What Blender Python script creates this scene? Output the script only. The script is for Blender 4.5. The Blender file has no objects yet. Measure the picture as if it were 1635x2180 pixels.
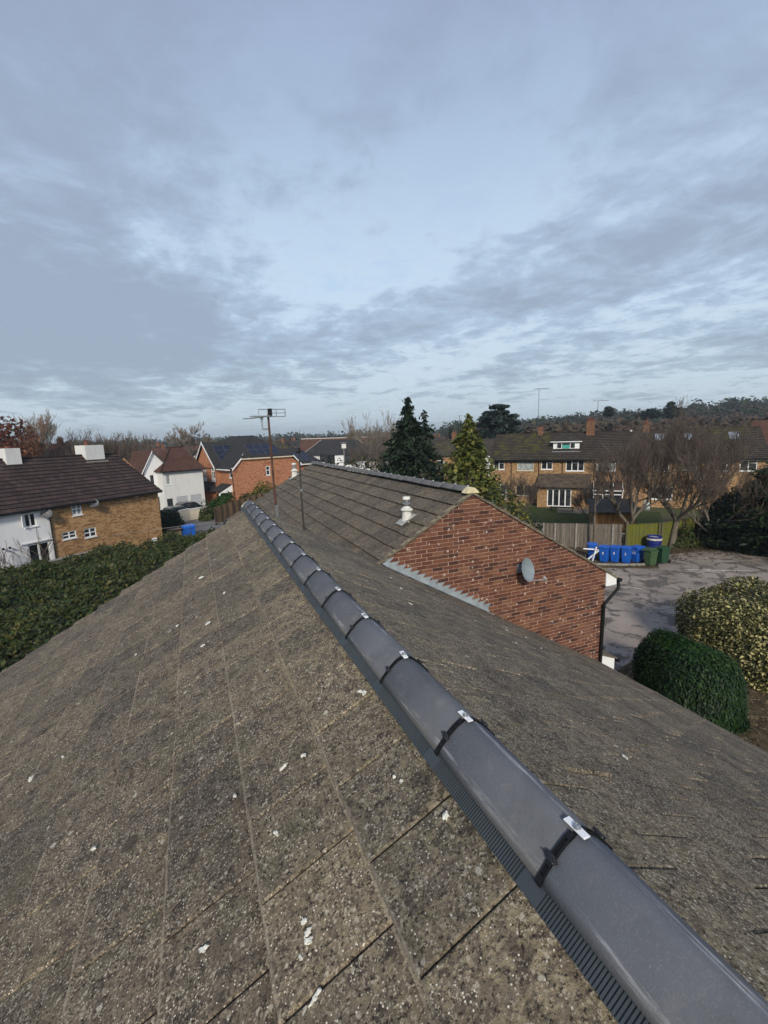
import bpy, math, random
import numpy as np
from mathutils import Vector, Matrix

random.seed(7)
RNG = np.random.default_rng(7)
R = math.radians
SC = bpy.context.scene
COL = SC.collection

# ------------------------------------------------------------------ camera
EYE = Vector((-0.76, 0.0, 8.444))
YAW, PITCH, ROLL, FPX = R(22.38), R(9.52), R(-1.80), 969.5
fw = Vector((math.sin(YAW) * math.cos(PITCH), math.cos(YAW) * math.cos(PITCH), -math.sin(PITCH)))
rt = Vector((math.cos(YAW), -math.sin(YAW), 0))
up = rt.cross(fw)
r2 = rt * math.cos(ROLL) + up * math.sin(ROLL)
u2 = up * math.cos(ROLL) - rt * math.sin(ROLL)
camd = bpy.data.cameras.new('camera')
camd.sensor_fit = 'HORIZONTAL'
camd.sensor_width = 36.0
camd.lens = FPX / 1635.0 * 36.0
camd.clip_start = 0.05
camd.clip_end = 20000
cam = bpy.data.objects.new('camera', camd)
M = Matrix((r2, u2, -fw)).transposed().to_4x4()
M.translation = EYE
cam.matrix_world = M
COL.objects.link(cam)
SC.camera = cam

# ------------------------------------------------------------------ world, sun, exposure
SUN_AZ, SUN_EL = R(200), R(30)       # azimuth clockwise from +Y, the sun stands behind the camera
SC.view_settings.view_transform = 'Standard'
SC.view_settings.look = 'None'
SC.view_settings.exposure = 0.22
SC.view_settings.gamma = 1.0
SC.view_settings.use_curve_mapping = False
SC.cycles.use_denoising = True
SC.cycles.max_bounces = 6
SC.cycles.diffuse_bounces = 3
SC.cycles.glossy_bounces = 2
SC.cycles.transmission_bounces = 2
SC.cycles.volume_bounces = 0
SC.cycles.volume_max_steps = 32
SC.cycles.transparent_max_bounces = 4

world = bpy.data.worlds.new('World')
SC.world = world
world.use_nodes = True


class NT:
    """tiny node-tree helper"""
    def __init__(s, tree):
        s.t = tree
        s.n = tree.nodes
        s.l = tree.links

    def node(s, kind, **kw):
        n = s.n.new(kind)
        for k, v in kw.items():
            setattr(n, k, v)
        return n

    def put(s, sock, v):
        if v is None:
            return
        if isinstance(v, bpy.types.NodeSocket):
            s.l.new(v, sock)
        else:
            if sock.type == 'RGBA' and hasattr(v, '__len__') and len(v) == 3:
                v = (*v, 1)
            if sock.type == 'RGBA' and isinstance(v, (int, float)):
                v = (v, v, v, 1)
            if sock.type == 'VECTOR' and isinstance(v, (int, float)):
                v = (v, v, v)
            sock.default_value = v

    def math(s, op, a, b=None, c=None, clamp=False):
        n = s.node('ShaderNodeMath', operation=op, use_clamp=clamp)
        for i, v in enumerate((a, b, c)):
            s.put(n.inputs[i], v)
        return n.outputs[0]

    def vmath(s, op, a, b=None, out=0):
        n = s.node('ShaderNodeVectorMath', operation=op)
        s.put(n.inputs[0], a)
        if b is not None:
            if op == 'SCALE':
                s.put(n.inputs['Scale'], b)
            else:
                s.put(n.inputs[1], b)
        return n.outputs[out]

    def mix(s, f, a, b, mode='MIX'):
        n = s.node('ShaderNodeMix', data_type='RGBA', blend_type=mode)
        n.clamp_factor = True
        s.put(n.inputs[0], f)
        s.put(n.inputs[6], a)
        s.put(n.inputs[7], b)
        return n.outputs[2]

    def noise(s, vec, scale, detail=4, rough=.55, dist=0, out='Fac'):
        n = s.node('ShaderNodeTexNoise')
        s.put(n.inputs['Vector'], vec)
        s.put(n.inputs['Scale'], scale)
        n.inputs['Detail'].default_value = detail
        n.inputs['Roughness'].default_value = rough
        n.inputs['Distortion'].default_value = dist
        return n.outputs[0 if out == 'Fac' else 1]

    def voro(s, vec, scale, feature='F1', out=0, rand=1.0):
        n = s.node('ShaderNodeTexVoronoi', feature=feature)
        s.put(n.inputs['Vector'], vec)
        n.inputs['Scale'].default_value = scale
        n.inputs['Randomness'].default_value = rand
        return n.outputs[out]

    def ramp(s, f, lo, hi, a=0.0, b=1.0):
        n = s.node('ShaderNodeMapRange', interpolation_type='SMOOTHSTEP')
        s.put(n.inputs[0], f)
        n.inputs[1].default_value = lo
        n.inputs[2].default_value = hi
        n.inputs[3].default_value = a
        n.inputs[4].default_value = b
        return n.outputs[0]

    def sep(s, v):
        n = s.node('ShaderNodeSeparateXYZ')
        s.put(n.inputs[0], v)
        return n.outputs

    def comb(s, x, y, z):
        n = s.node('ShaderNodeCombineXYZ')
        for i, v in enumerate((x, y, z)):
            s.put(n.inputs[i], v)
        return n.outputs[0]


def build_world():
    world.node_tree.nodes.clear()
    t = NT(world.node_tree)
    sky = t.node('ShaderNodeTexSky', sky_type='NISHITA')
    sky.sun_disc = False
    sky.sun_elevation = SUN_EL
    sky.sun_rotation = SUN_AZ
    sky.altitude = 50
    sky.air_density = 1.0
    sky.dust_density = 1.5
    d = t.node('ShaderNodeTexCoord').outputs['Generated']
    x, y, z = t.sep(d)[:3]
    zc = t.math('MAXIMUM', z, 0.0)
    zz = t.math('ADD', zc, 0.10)
    pl = t.comb(t.math('DIVIDE', x, zz), t.math('DIVIDE', y, zz), 0.0)
    # base: high thin veil, blue overhead, paler lower down
    zen = (2.85, 3.50, 5.15)
    mid = (4.80, 6.30, 8.00)
    hor = (4.75, 5.95, 6.50)
    f1 = t.ramp(zc, 0.0, 0.22)
    f2 = t.ramp(zc, 0.26, 0.78)
    base = t.mix(f2, t.mix(f1, hor, mid), zen)
    base = t.mix(0.10, base, sky.outputs[0])
    # one flat layer of broken cloud: a grey bank to the west, a gap to the north, a band to the east
    rot = t.node('ShaderNodeMapping')
    t.put(rot.inputs[0], pl)
    rot.inputs['Rotation'].default_value = (0, 0, R(-62))
    rot.inputs['Scale'].default_value = (0.8, 0.34, 1)
    rot.inputs['Location'].default_value = (0.55, 0.2, 0)
    v = rot.outputs[0]
    big = t.noise(v, 1.5, 8, .60, .6)
    fine = t.noise(pl, 2.6, 9, .66, .4)
    rip = t.noise(pl, 7.0, 5, .6, .3)
    m = t.math('ADD', t.math('MULTIPLY', big, .46), t.math('ADD', t.math('MULTIPLY', fine, .50), t.math('MULTIPLY', rip, .20)))

    def lobe(v_, lo, hi, amp):
        dt = t.vmath('DOT_PRODUCT', d, v_, out=1)
        return t.ramp(dt, lo, hi, 0, amp)
    m = t.math('ADD', m, lobe((-.40, .845, .354), .78, .99, .075))      # bank low in the west
    m = t.math('ADD', m, lobe((-.10, .87, .46), .86, .99, .05))      # its upper part
    m = t.math('ADD', m, lobe((.32, .82, .42), .88, .99, -.13))     # the clear gap
    band = t.math('ABSOLUTE', t.vmath('DOT_PRODUCT', d, (-.262, -.128, .956), out=1))
    east = t.ramp(x, .10, .35)
    m = t.math('ADD', m, t.math('MULTIPLY', t.ramp(band, .09, .0, 0, .085), east))
    lowl = t.math('MULTIPLY', t.math('MULTIPLY', t.ramp(zc, .10, .17), t.ramp(zc, .33, .24)), t.ramp(x, .42, .15, 0, .085))
    m = t.math('ADD', m, lowl)
    m = t.math('ADD', m, t.ramp(zc, 0.02, 0.12, -.12, 0))
    f = t.ramp(m, .46, .74)
    dark = t.mix(t.ramp(zc, 0.05, .7), (2.75, 3.40, 4.30), (2.55, 3.10, 4.35))
    c = t.mix(t.math('MULTIPLY', f, t.ramp(zc, .35, .75, .84, .55)), base, dark)
    edge = t.math('MULTIPLY', t.ramp(m, .38, .50), t.ramp(m, .60, .51))
    c = t.mix(t.math('MULTIPLY', edge, t.ramp(zc, .55, .1, 0, .6)), c, (6.0, 7.0, 7.9))
    bg = t.node('ShaderNodeBackground')
    t.put(bg.inputs[0], c)
    bg.inputs[1].default_value = 0.1
    o = t.node('ShaderNodeOutputWorld')
    t.l.new(bg.outputs[0], o.inputs[0])


build_world()
sund = bpy.data.lights.new('sun', 'SUN')
sund.energy = 3.0
sund.angle = R(10)
sund.color = (1.0, .91, .77)
sun = bpy.data.objects.new('sun', sund)
sdir = Vector((math.sin(SUN_AZ) * math.cos(SUN_EL), math.cos(SUN_AZ) * math.cos(SUN_EL), math.sin(SUN_EL)))
sun.rotation_euler = (-sdir).to_track_quat('-Z', 'Y').to_euler()
sun.location = (0, -20, 40)
COL.objects.link(sun)

# ------------------------------------------------------------------ materials
MATS = {}


def mat(name, build):
    if name in MATS:
        return MATS[name]
    m = bpy.data.materials.new(name)
    m.use_nodes = True
    m.node_tree.nodes.clear()
    t = NT(m.node_tree)
    b = t.node('ShaderNodeBsdfPrincipled')
    o = t.node('ShaderNodeOutputMaterial')
    t.l.new(b.outputs[0], o.inputs[0])
    t.b = b
    t.o = o
    build(t)
    MATS[name] = m
    return m


def setp(t, color=None, rough=None, metal=None, spec=None, bump=None, bstr=.3, bdist=.01):
    b = t.b
    t.put(b.inputs['Base Color'], color)
    t.put(b.inputs['Roughness'], rough)
    t.put(b.inputs['Metallic'], metal)
    if spec is not None:
        b.inputs['Specular IOR Level'].default_value = spec
    if bump is not None:
        n = t.node('ShaderNodeBump')
        n.inputs['Strength'].default_value = bstr
        n.inputs['Distance'].default_value = bdist
        t.put(n.inputs['Height'], bump)
        t.l.new(n.outputs[0], b.inputs['Normal'])


def pos(t):
    return t.node('ShaderNodeNewGeometry').outputs['Position']


def objc(t):
    return t.node('ShaderNodeTexCoord').outputs['Object']


def rnd(t):
    """a random number per object and per loose island"""
    a = t.node('ShaderNodeObjectInfo').outputs['Random']
    b = t.node('ShaderNodeNewGeometry').outputs['Random Per Island']
    return t.math('FRACT', t.math('ADD', a, t.math('MULTIPLY', b, 7.31)))


def plain(name, color, rough=.6, metal=0, spec=.5, var=.12, scale=6, bstr=0.15, bscale=60):
    def f(t):
        p = pos(t)
        n = t.noise(p, scale, 5, .6)
        c = t.mix(t.ramp(n, .3, .7), tuple(v * (1 - var) for v in color), tuple(min(1, v * (1 + var)) for v in color))
        setp(t, c, rough, metal, spec, t.noise(p, bscale, 3), bstr, .004)
    return mat(name, f)


def m_tile(name, tint=(1, 1, 1), dens=1.0, x0=0.0, first=.448, edge_amt=1.0):
    def f(t):
        p = pos(t)
        r = rnd(t)
        x = t.sep(p)[0]
        a = t.noise(p, 1.6, 5, .6)
        b = t.noise(p, 11, 6, .65)
        c = t.noise(p, 42, 5, .7)
        d = t.noise(p, 115, 3, .75)
        e = t.noise(t.vmath('ADD', p, (3.7, 1.3, 9.1)), 85, 4, .7)
        col = t.mix(t.ramp(a, .35, .68), (.125, .102, .080), (.185, .148, .105))
        col = t.mix(t.ramp(t.noise(p, 21, 6, .7), .50, .64, 0, .65), col, (.215, .185, .135))
        col = t.mix(t.ramp(t.noise(t.vmath('ADD', p, (8.1, 2.2, 4.0)), 17, 6, .7), .47, .60, 0, .85), col, (.050, .041, .034))
        col = t.mix(t.ramp(b, .45, .70, 0, .6), col, (.085, .070, .058))
        col = t.mix(t.ramp(t.noise(p, 5.5, 5, .6, .3), .50, .70, 0, .55), col, (.215, .178, .108))     # ochre lichen
        col = t.mix(t.ramp(t.noise(p, 4.3, 5, .62), .55, .70, 0, .55), col, (.100, .105, .066))        # green algae
        ridge_run = t.ramp(t.math('ABSOLUTE', x), .95, .12, 0, .8)
        col = t.mix(t.math('MULTIPLY', ridge_run, t.ramp(t.noise(p, 26, 6, .7), .46, .60)), col, (.29, .245, .155))
        col = t.mix(t.ramp(c, .40, .66, 0, .75), col, t.mix(.5, col, (.035, .030, .026)))
        col = t.mix(t.ramp(e, .485, .38, 0, .92), col, (.022, .018, .015))                              # dark pits
        spm = t.ramp(t.noise(p, 12, 5, .65), .34, .60, .12, 1)
        col = t.mix(t.math('MULTIPLY', t.ramp(d, .535, .600), spm), col, (.36, .315, .24))             # pale grains
        g = t.voro(p, 75)
        col = t.mix(t.math('MULTIPLY', t.ramp(g, .22, .12), t.ramp(t.noise(p, 22, 2), .40, .54, 0, .95)), col, (.68, .64, .54))
        g3 = t.voro(t.vmath('ADD', p, t.vmath('SCALE', t.noise(p, 70, 2, .6, 0, 'Color'), .012)), 34)
        col = t.mix(t.math('MULTIPLY', t.ramp(g3, .27, .16), t.ramp(t.noise(p, 9.5, 4, .6), .44, .60, 0, .8)), col, (.42, .385, .31))
        wob = t.vmath('ADD', p, t.vmath('SCALE', t.noise(p, 55, 3, .6, 0, 'Color'), .03))
        gv = t.node('ShaderNodeTexVoronoi', feature='F1')
        t.put(gv.inputs['Vector'], wob)
        gv.inputs['Scale'].default_value = 13.0
        pick = t.sep(gv.outputs['Color'])[0]
        size = t.math('MULTIPLY_ADD', pick, 1.1, -.90)
        ros = t.ramp(t.math('SUBTRACT', size, gv.outputs[0]), -.02, .03, 0, dens * .85)
        col = t.mix(ros, col, t.mix(t.noise(p, 130, 3), (.34, .32, .25), (.56, .54, .46)))
        gv2 = t.node('ShaderNodeTexVoronoi', feature='F1')
        t.put(gv2.inputs['Vector'], wob)
        gv2.inputs['Scale'].default_value = 6.0
        pk2 = t.sep(gv2.outputs['Color'])[1]
        ms = t.ramp(t.math('SUBTRACT', t.math('MULTIPLY_ADD', pk2, 1.0, -.76), gv2.outputs[0]), -.02, .05, 0, .7)
        col = t.mix(ms, col, (.045, .036, .030))
        # paler line along the lower edge of every course
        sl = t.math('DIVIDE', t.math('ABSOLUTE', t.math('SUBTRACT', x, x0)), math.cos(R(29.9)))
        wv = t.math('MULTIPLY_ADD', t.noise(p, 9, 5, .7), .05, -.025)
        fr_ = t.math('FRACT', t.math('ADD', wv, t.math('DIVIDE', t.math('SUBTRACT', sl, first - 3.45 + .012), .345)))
        paled = t.math('MULTIPLY', t.math('MULTIPLY', t.ramp(fr_, .960, .985), t.ramp(fr_, 1.0, .994)), t.ramp(t.noise(p, 19, 6, .7), .36, .60, .22, .85 * edge_amt))
        col = t.mix(paled, col, (.29, .255, .20))
        col = t.mix(1.0, col, t.mix(r, (.76, .76, .78), (1.20, 1.16, 1.10)), 'MULTIPLY')
        col = t.mix(1.0, col, tint, 'MULTIPLY')
        h = t.math('ADD', t.math('MULTIPLY', c, .7), t.math('MULTIPLY', d, .8))
        setp(t, col, .93, 0, .25, h, .8, .007)
    return mat(name, f)


def m_brickpiece():
    def f(t):
        p = pos(t)
        r = rnd(t)
        n = t.noise(p, 40, 5, .65)
        col = t.mix(r, (.100, .036, .024), (.185, .076, .045))
        col = t.mix(t.ramp(t.math('FRACT', t.math('MULTIPLY', r, 5.7)), .78, .9), col, (.058, .026, .022))
        col = t.mix(t.ramp(t.math('FRACT', t.math('MULTIPLY', r, 3.3)), .86, .95, 0, .8), col, (.21, .10, .056))
        col = t.mix(t.ramp(n, .40, .72, 0, .55), col, (.075, .034, .027))
        col = t.mix(t.ramp(t.noise(p, 3.2, 4), .52, .72, 0, .5), col, (.165, .095, .072))
        g = t.node('ShaderNodeTexVoronoi', feature='F1')
        t.put(g.inputs['Vector'], t.vmath('MULTIPLY', p, (1, 0.001, 1)))
        g.inputs['Scale'].default_value = 9.5
        pk = t.sep(g.outputs['Color'])[0]
        z = t.sep(p)[2]
        thr = t.math('SUBTRACT', t.ramp(t.noise(p, 1.3, 3), .36, .60, .95, .70), t.ramp(z, 5.6, 7.1, 0, .24))
        on = t.ramp(t.math('SUBTRACT', pk, thr), 0, .04)
        dot = t.math('MULTIPLY', on, t.ramp(g.outputs[0], .26, .19))
        col = t.mix(t.math('MULTIPLY', dot, .8), col, (.48, .40, .35))
        setp(t, col, .9, 0, .3, t.noise(p, 120, 4, .7), .5, .004)
    return mat('red_brick', f)


def m_brickwall(name, c1, c2, mortar, dark=None, patch=None):
    def f(t):
        o = objc(t)
        x, y, z = t.sep(o)[:3]
        v = t.comb(t.math('ADD', x, y), z, 0.0)
        n = t.node('ShaderNodeTexBrick')
        t.put(n.inputs['Vector'], v)
        n.inputs['Color1'].default_value = (*c1, 1)
        n.inputs['Color2'].default_value = (*c2, 1)
        n.inputs['Mortar'].default_value = (*mortar, 1)
        n.inputs['Scale'].default_value = 1
        n.inputs['Mortar Size'].default_value = .008
        n.inputs['Mortar Smooth'].default_value = .2
        n.inputs['Brick Width'].default_value = .225
        n.inputs['Row Height'].default_value = .075
        c = n.outputs[0]
        blk = t.voro(t.vmath('MULTIPLY', v, (4.4, 13.3, 1)), 1.0, 'F1', 1, .9)
        c = t.mix(t.ramp(t.sep(blk)[0], .55, .8, 0, .75), c, dark or tuple(k * .4 for k in c1))
        c = t.mix(t.ramp(t.noise(v, .9, 5, .65), .45, .72, 0, .6), c, patch or tuple(k * .6 for k in c2))
        setp(t, c, .92, 0, .25, n.outputs[1], -.4, .01)
    return mat(name, f)


def m_rooffar(name, c1, c2, w=.3, hgt=.3, moss=None):
    """covering of far roofs: colour per tile, joints up the slope (the courses themselves are stepped geometry)"""
    def f(t):
        uv = t.node('ShaderNodeUVMap').outputs[0]
        n = t.node('ShaderNodeTexBrick')
        t.put(n.inputs['Vector'], uv)
        n.offset = .5
        n.inputs['Color1'].default_value = (*c1, 1)
        n.inputs['Color2'].default_value = (*c2, 1)
        n.inputs['Mortar'].default_value = (*(k * .45 for k in c1), 1)
        n.inputs['Scale'].default_value = 1
        n.inputs['Mortar Size'].default_value = .012
        n.inputs['Brick Width'].default_value = w
        n.inputs['Row Height'].default_value = hgt
        c = n.outputs[0]
        p = pos(t)
        c = t.mix(t.ramp(t.noise(p, .8, 6, .65), .4, .7, 0, .5), c, tuple(k * .55 for k in c1))
        c = t.mix(t.ramp(t.noise(p, 5, 6, .7), .6, .75, 0, .4), c, (.16, .145, .12))
        if moss:
            c = t.mix(t.math('MULTIPLY', t.ramp(t.noise(p, 1.7, 6, .7), .42, .62), t.ramp(t.noise(p, .22, 3), .5, .62)), c, moss)
        setp(t, c, .9, 0, .25, n.outputs[1], -.5, .02)
    return mat(name, f)


def m_leaf(name, c1, c2, c3=None, rough=.55, trans=.25, spec=.3):
    def f(t):
        r = t.node('ShaderNodeNewGeometry').outputs['Random Per Island']
        p = pos(t)
        c = t.mix(r, c1, c2)
        if c3:
            c = t.mix(t.ramp(t.math('FRACT', t.math('MULTIPLY', r, 9.7)), .55, .8), c, c3)
        c = t.mix(t.ramp(t.noise(p, 1.4, 4), .35, .7, 0, .55), c, tuple(k * .55 for k in c1))
        setp(t, c, rough, 0, spec)
        tr = t.node('ShaderNodeBsdfTranslucent')
        t.put(tr.inputs[0], c)
        mx = t.node('ShaderNodeMixShader')
        mx.inputs[0].default_value = trans
        t.l.new(t.b.outputs[0], mx.inputs[1])
        t.l.new(tr.outputs[0], mx.inputs[2])
        t.l.new(mx.outputs[0], t.o.inputs[0])
    return mat(name, f)


def m_ridge():
    def f(t):
        p = pos(t)
        r = rnd(t)
        x, y, z = t.sep(p)[:3]
        c = t.mix(t.ramp(t.noise(p, 3.0, 4), .3, .7), (.108, .114, .127), (.130, .136, .150))
        c = t.mix(1.0, c, t.mix(r, (.86, .86, .86), (1.12, 1.12, 1.13)), 'MULTIPLY')
        c = t.mix(t.ramp(t.noise(p, 170, 4, .7), .52, .66, 0, .35), c, (.21, .21, .205))
        # scuffs running along the ridge near the crest and the lower edge
        v = t.comb(t.math('MULTIPLY', x, 60), t.math('MULTIPLY', y, 5), t.math('MULTIPLY', z, 60))
        s = t.ramp(t.noise(v, 1.0, 6, .75), .46, .64)
        ax = t.math('ABSOLUTE', x)
        band = t.math('ADD', t.ramp(t.math('ABSOLUTE', t.math('SUBTRACT', x, .030)), .020, .003), t.math('MULTIPLY', t.ramp(t.math('ABSOLUTE', t.math('SUBTRACT', ax, .096)), .010, .003), .55))
        msk = t.ramp(t.noise(t.comb(0.0, t.math('MULTIPLY', y, 1.0), 0.0), 3.3, 3), .38, .56)
        c = t.mix(t.math('MULTIPLY', t.math('MULTIPLY', s, band), t.math('MULTIPLY', msk, 1.0)), c, (.50, .50, .50))
        c = t.mix(t.ramp(t.noise(p, 14, 6, .7), .50, .72, 0, .40), c, (.20, .195, .19))
        c = t.mix(t.ramp(t.noise(p, 4.5, 5, .65), .52, .70, 0, .5), c, (.092, .094, .100))
        c = t.mix(t.ramp(t.noise(p, 90, 4), .68, .75, 0, .35), c, (.25, .24, .22))
        c = t.mix(t.ramp(ax, .088, .112, 0, .45), c, (.16, .15, .135))
        setp(t, c, t.ramp(t.noise(p, 7, 4), .3, .7, .78, .92), 0, .12, t.noise(p, 260, 3), .35, .002)
    return mat('ridge_concrete', f)


def m_asphalt():
    def f(t):
        p = pos(t)
        c = t.mix(t.ramp(t.noise(p, .35, 5, .6), .35, .65), (.225, .190, .162), (.315, .268, .230))
        v = t.vmath('MULTIPLY', p, (.9, .9, 1))
        pat = t.ramp(t.noise(v, 1.25, 6, .68, .7), .50, .58)
        c = t.mix(t.math('MULTIPLY', pat, .9), c, (.088, .076, .068))
        c = t.mix(t.ramp(t.noise(p, 5, 6, .7), .55, .72, 0, .6), c, (.09, .08, .076))
        # cracks
        w = t.vmath('ADD', p, t.vmath('SCALE', t.noise(p, 1.2, 4, .6, 0, 'Color'), .9))
        e = t.voro(w, .16, 'DISTANCE_TO_EDGE')
        c = t.mix(t.ramp(e, .009, .003, 0, .7), c, (.045, .046, .030))
        c = t.mix(t.ramp(t.noise(p, 60, 3), .62, .72, 0, .5), c, (.28, .265, .25))
        setp(t, c, .8, 0, .35, t.noise(p, 70, 5), .5, .01)
    return mat('asphalt', f)


def m_ground():
    def f(t):
        p = pos(t)
        a = t.ramp(t.noise(p, .06, 5, .6), .4, .62)
        c = t.mix(a, (.055, .075, .025), (.085, .072, .045))
        c = t.mix(t.ramp(t.noise(p, 1.5, 6, .7), .4, .7), c, (.04, .045, .02))
        far = t.ramp(t.noise(p, .012, 4, .6), .42, .6)
        c = t.mix(t.math('MULTIPLY', far, .6), c, (.10, .095, .055))
        setp(t, c, .95, 0, .2, t.noise(p, 8, 5), .5, .05)
    return mat('ground', f)


def m_litter():
    def f(t):
        p = pos(t)
        c = t.mix(t.ramp(t.noise(p, 3, 6, .7), .35, .65), (.045, .034, .020), (.10, .073, .042))
        g = t.node('ShaderNodeTexVoronoi', feature='F1')
        t.put(g.inputs['Vector'], p)
        g.inputs['Scale'].default_value = 9
        pk = t.sep(g.outputs['Color'])[0]
        c = t.mix(t.math('MULTIPLY', t.ramp(g.outputs[0], .42, .3), t.ramp(pk, .6, .7)), c, (.20, .15, .085))
        c = t.mix(t.ramp(t.noise(p, 1.1, 4), .55, .7, 0, .6), c, (.05, .06, .022))
        setp(t, c, .95, 0, .2, t.noise(p, 25, 5), .8, .03)
    return mat('leaf_litter', f)


def m_wood(name, c1, c2, green=None):
    def f(t):
        o = pos(t)
        x, y, z = t.sep(o)[:3]
        v = t.comb(t.math('MULTIPLY', x, 16), t.math('MULTIPLY', y, 16), t.math('MULTIPLY', z, 1.3))
        c = t.mix(t.ramp(t.noise(v, 1, 5, .65), .3, .7), c1, c2)
        c = t.mix(1.0, c, t.mix(rnd(t), (.72, .72, .74), (1.2, 1.18, 1.15)), 'MULTIPLY')
        if green:
            c = t.mix(t.ramp(t.noise(o, 1.2, 4), .35, .6, .25, .95), c, green)
        setp(t, c, .85, 0, .25, t.noise(v, 2, 4), .4, .01)
    return mat(name, f)


def m_glass():
    def f(t):
        p = pos(t)
        c = t.mix(t.ramp(t.noise(p, 1.3, 3), .35, .7), (.012, .014, .016), (.05, .055, .06))
        setp(t, c, .06, 0, .6)
    return mat('window_glass', f)


def m_bark(name, c1, c2):
    def f(t):
        p = pos(t)
        x, y, z = t.sep(p)[:3]
        v = t.comb(t.math('MULTIPLY', x, 9), t.math('MULTIPLY', y, 9), t.math('MULTIPLY', z, 2.0))
        c = t.mix(t.ramp(t.noise(v, 1.2, 6, .7), .35, .68), c1, c2)
        setp(t, c, .9, 0, .2, t.noise(v, 2.2, 5), .6, .02)
    return mat(name, f)


def m_lead():
    def f(t):
        p = pos(t)
        c = t.mix(t.ramp(t.noise(p, 5, 5, .65), .3, .7), (.24, .28, .30), (.36, .40, .42))
        c = t.mix(t.ramp(t.noise(p, 30, 4), .6, .72, 0, .4), c, (.42, .44, .44))
        setp(t, c, .5, .25, .4, t.noise(p, 12, 3), .3, .01)
    return mat('lead', f)


def m_render(name, col):
    def f(t):
        p = pos(t)
        x, y, z = t.sep(p)[:3]
        st = t.noise(t.comb(t.math('MULTIPLY', x, 3), t.math('MULTIPLY', y, 3), t.math('MULTIPLY', z, .5)), 1, 5, .65)
        c = t.mix(t.ramp(st, .45, .75, 0, .45), col, tuple(k * .72 for k in col))
        setp(t, c, .85, 0, .3, t.noise(p, 30, 3), .2, .01)
    return mat(name, f)


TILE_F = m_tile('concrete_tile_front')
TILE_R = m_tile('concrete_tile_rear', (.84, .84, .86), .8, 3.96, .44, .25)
RIDGE = m_ridge()
BRICK = m_brickpiece()
MORTAR = plain('mortar', (.40, .29, .215), .95, 0, .2, .3, 9, .4, 90)
LEAD = m_lead()
BLACK = plain('black_plastic', (.008, .009, .010), .6, 0, .25)
DARKGREY = plain('dark_grey_plastic', (.045, .055, .062), .5, 0, .45)
WHITEMETAL = plain('white_metal', (.78, .79, .80), .35, .1, .5, .06)
STEEL = plain('galvanised_steel', (.42, .43, .43), .35, .8, .5)
WHITEUPVC = plain('white_upvc', (.78, .79, .79), .4, 0, .5, .05)
WHITEPAINT = m_render('white_render', (.74, .75, .77))
CREAM = m_render('cream_paint', (.62, .56, .44))
OFFWHITE = m_render('off_white_render', (.66, .66, .64))
GLASS = m_glass()
GLASSLITE = plain('net_curtain_glass', (.30, .33, .33), .12, 0, .6, .35, 3)
TEAL = plain('teal_blind', (.05, .33, .27), .5)
ASPHALT = m_asphalt()
GROUND = m_ground()
LITTER = m_litter()
GREYWOOD = m_wood('weathered_board', (.105, .09, .075), (.185, .165, .14))
BROWNWOOD = m_wood('brown_board', (.19, .12, .062), (.31, .205, .115))
MOSSWOOD = m_wood('algae_board', (.09, .085, .035), (.13, .12, .05), (.115, .125, .018))
BLUE = plain('blue_bin_plastic', (.008, .090, .42), .42, 0, .5, .15)
NAVY = plain('navy_plastic', (.010, .020, .16), .4, 0, .5, .15)
GREEN = plain('green_bin_plastic', (.045, .085, .035), .5, 0, .45, .2)
GREEN2 = plain('dark_green_bin_plastic', (.016, .055, .026), .5, 0, .45, .2)
SOLAR = plain('solar_cell', (.006, .009, .022), .12, 0, .6, .3, 2)
SLATE = plain('slate_roof', (.040, .041, .044), .75, 0, .35, .25, 1.2)
DISHGREY = plain('dish_grey', (.22, .26, .28), .45, .1, .5, .12)
RUST = plain('rusty_steel', (.085, .045, .032), .75, .3, .4, .45, 9)
CARBLACK = plain('black_car_paint', (.008, .011, .018), .15, .2, .6)
CARGREY = plain('grey_car_paint', (.06, .066, .072), .2, .4, .6)
RED = plain('red_plastic', (.50, .03, .015), .5)
CHIM = m_brickwall('chimney_brick', (.15, .062, .036), (.21, .10, .055), (.2, .16, .12))
TERRACOTTA = plain('terracotta', (.14, .055, .035), .8, 0, .3, .3)
WALL_BROWN = m_brickwall('yellow_brown_brick', (.36, .195, .075), (.48, .28, .12), (.40, .31, .21), (.18, .088, .04), (.27, .14, .065))
WALL_TERR = m_brickwall('golden_brick', (.30, .170, .070), (.40, .245, .110), (.36, .28, .20), (.155, .075, .034), (.22, .130, .068))
WALL_RED = m_brickwall('orange_red_brick', (.36, .125, .055), (.48, .19, .085), (.42, .31, .22), (.20, .07, .04), (.42, .20, .11))
ROOF_COT = m_rooffar('dark_brown_tiles', (.036, .026, .025), (.072, .047, .043), .33, .36)
ROOF_TERR = m_rooffar('grey_brown_tiles', (.040, .033, .028), (.068, .056, .047), .3, .31, (.075, .075, .020))
ROOF_RED = m_rooffar('red_brown_tiles', (.085, .042, .032), (.125, .062, .044), .25, .2)
ROOF_DARK = m_rooffar('charcoal_slates', (.034, .034, .036), (.048, .047, .047), .3, .25)
LAWN = plain('lawn', (.034, .048, .012), .95, 0, .2, .4, 3, .6, 30)
PAVING = plain('paving', (.155, .135, .105), .9, 0, .3, .3, 2.5, .4, 30)
CONCRETE = plain('concrete', (.24, .225, .20), .85, 0, .3, .2, 5, .3, 40)
PAINTLINE = plain('road_paint', (.62, .60, .56), .8, 0, .3, .3, 6)

# ------------------------------------------------------------------ mesh helpers


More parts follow.
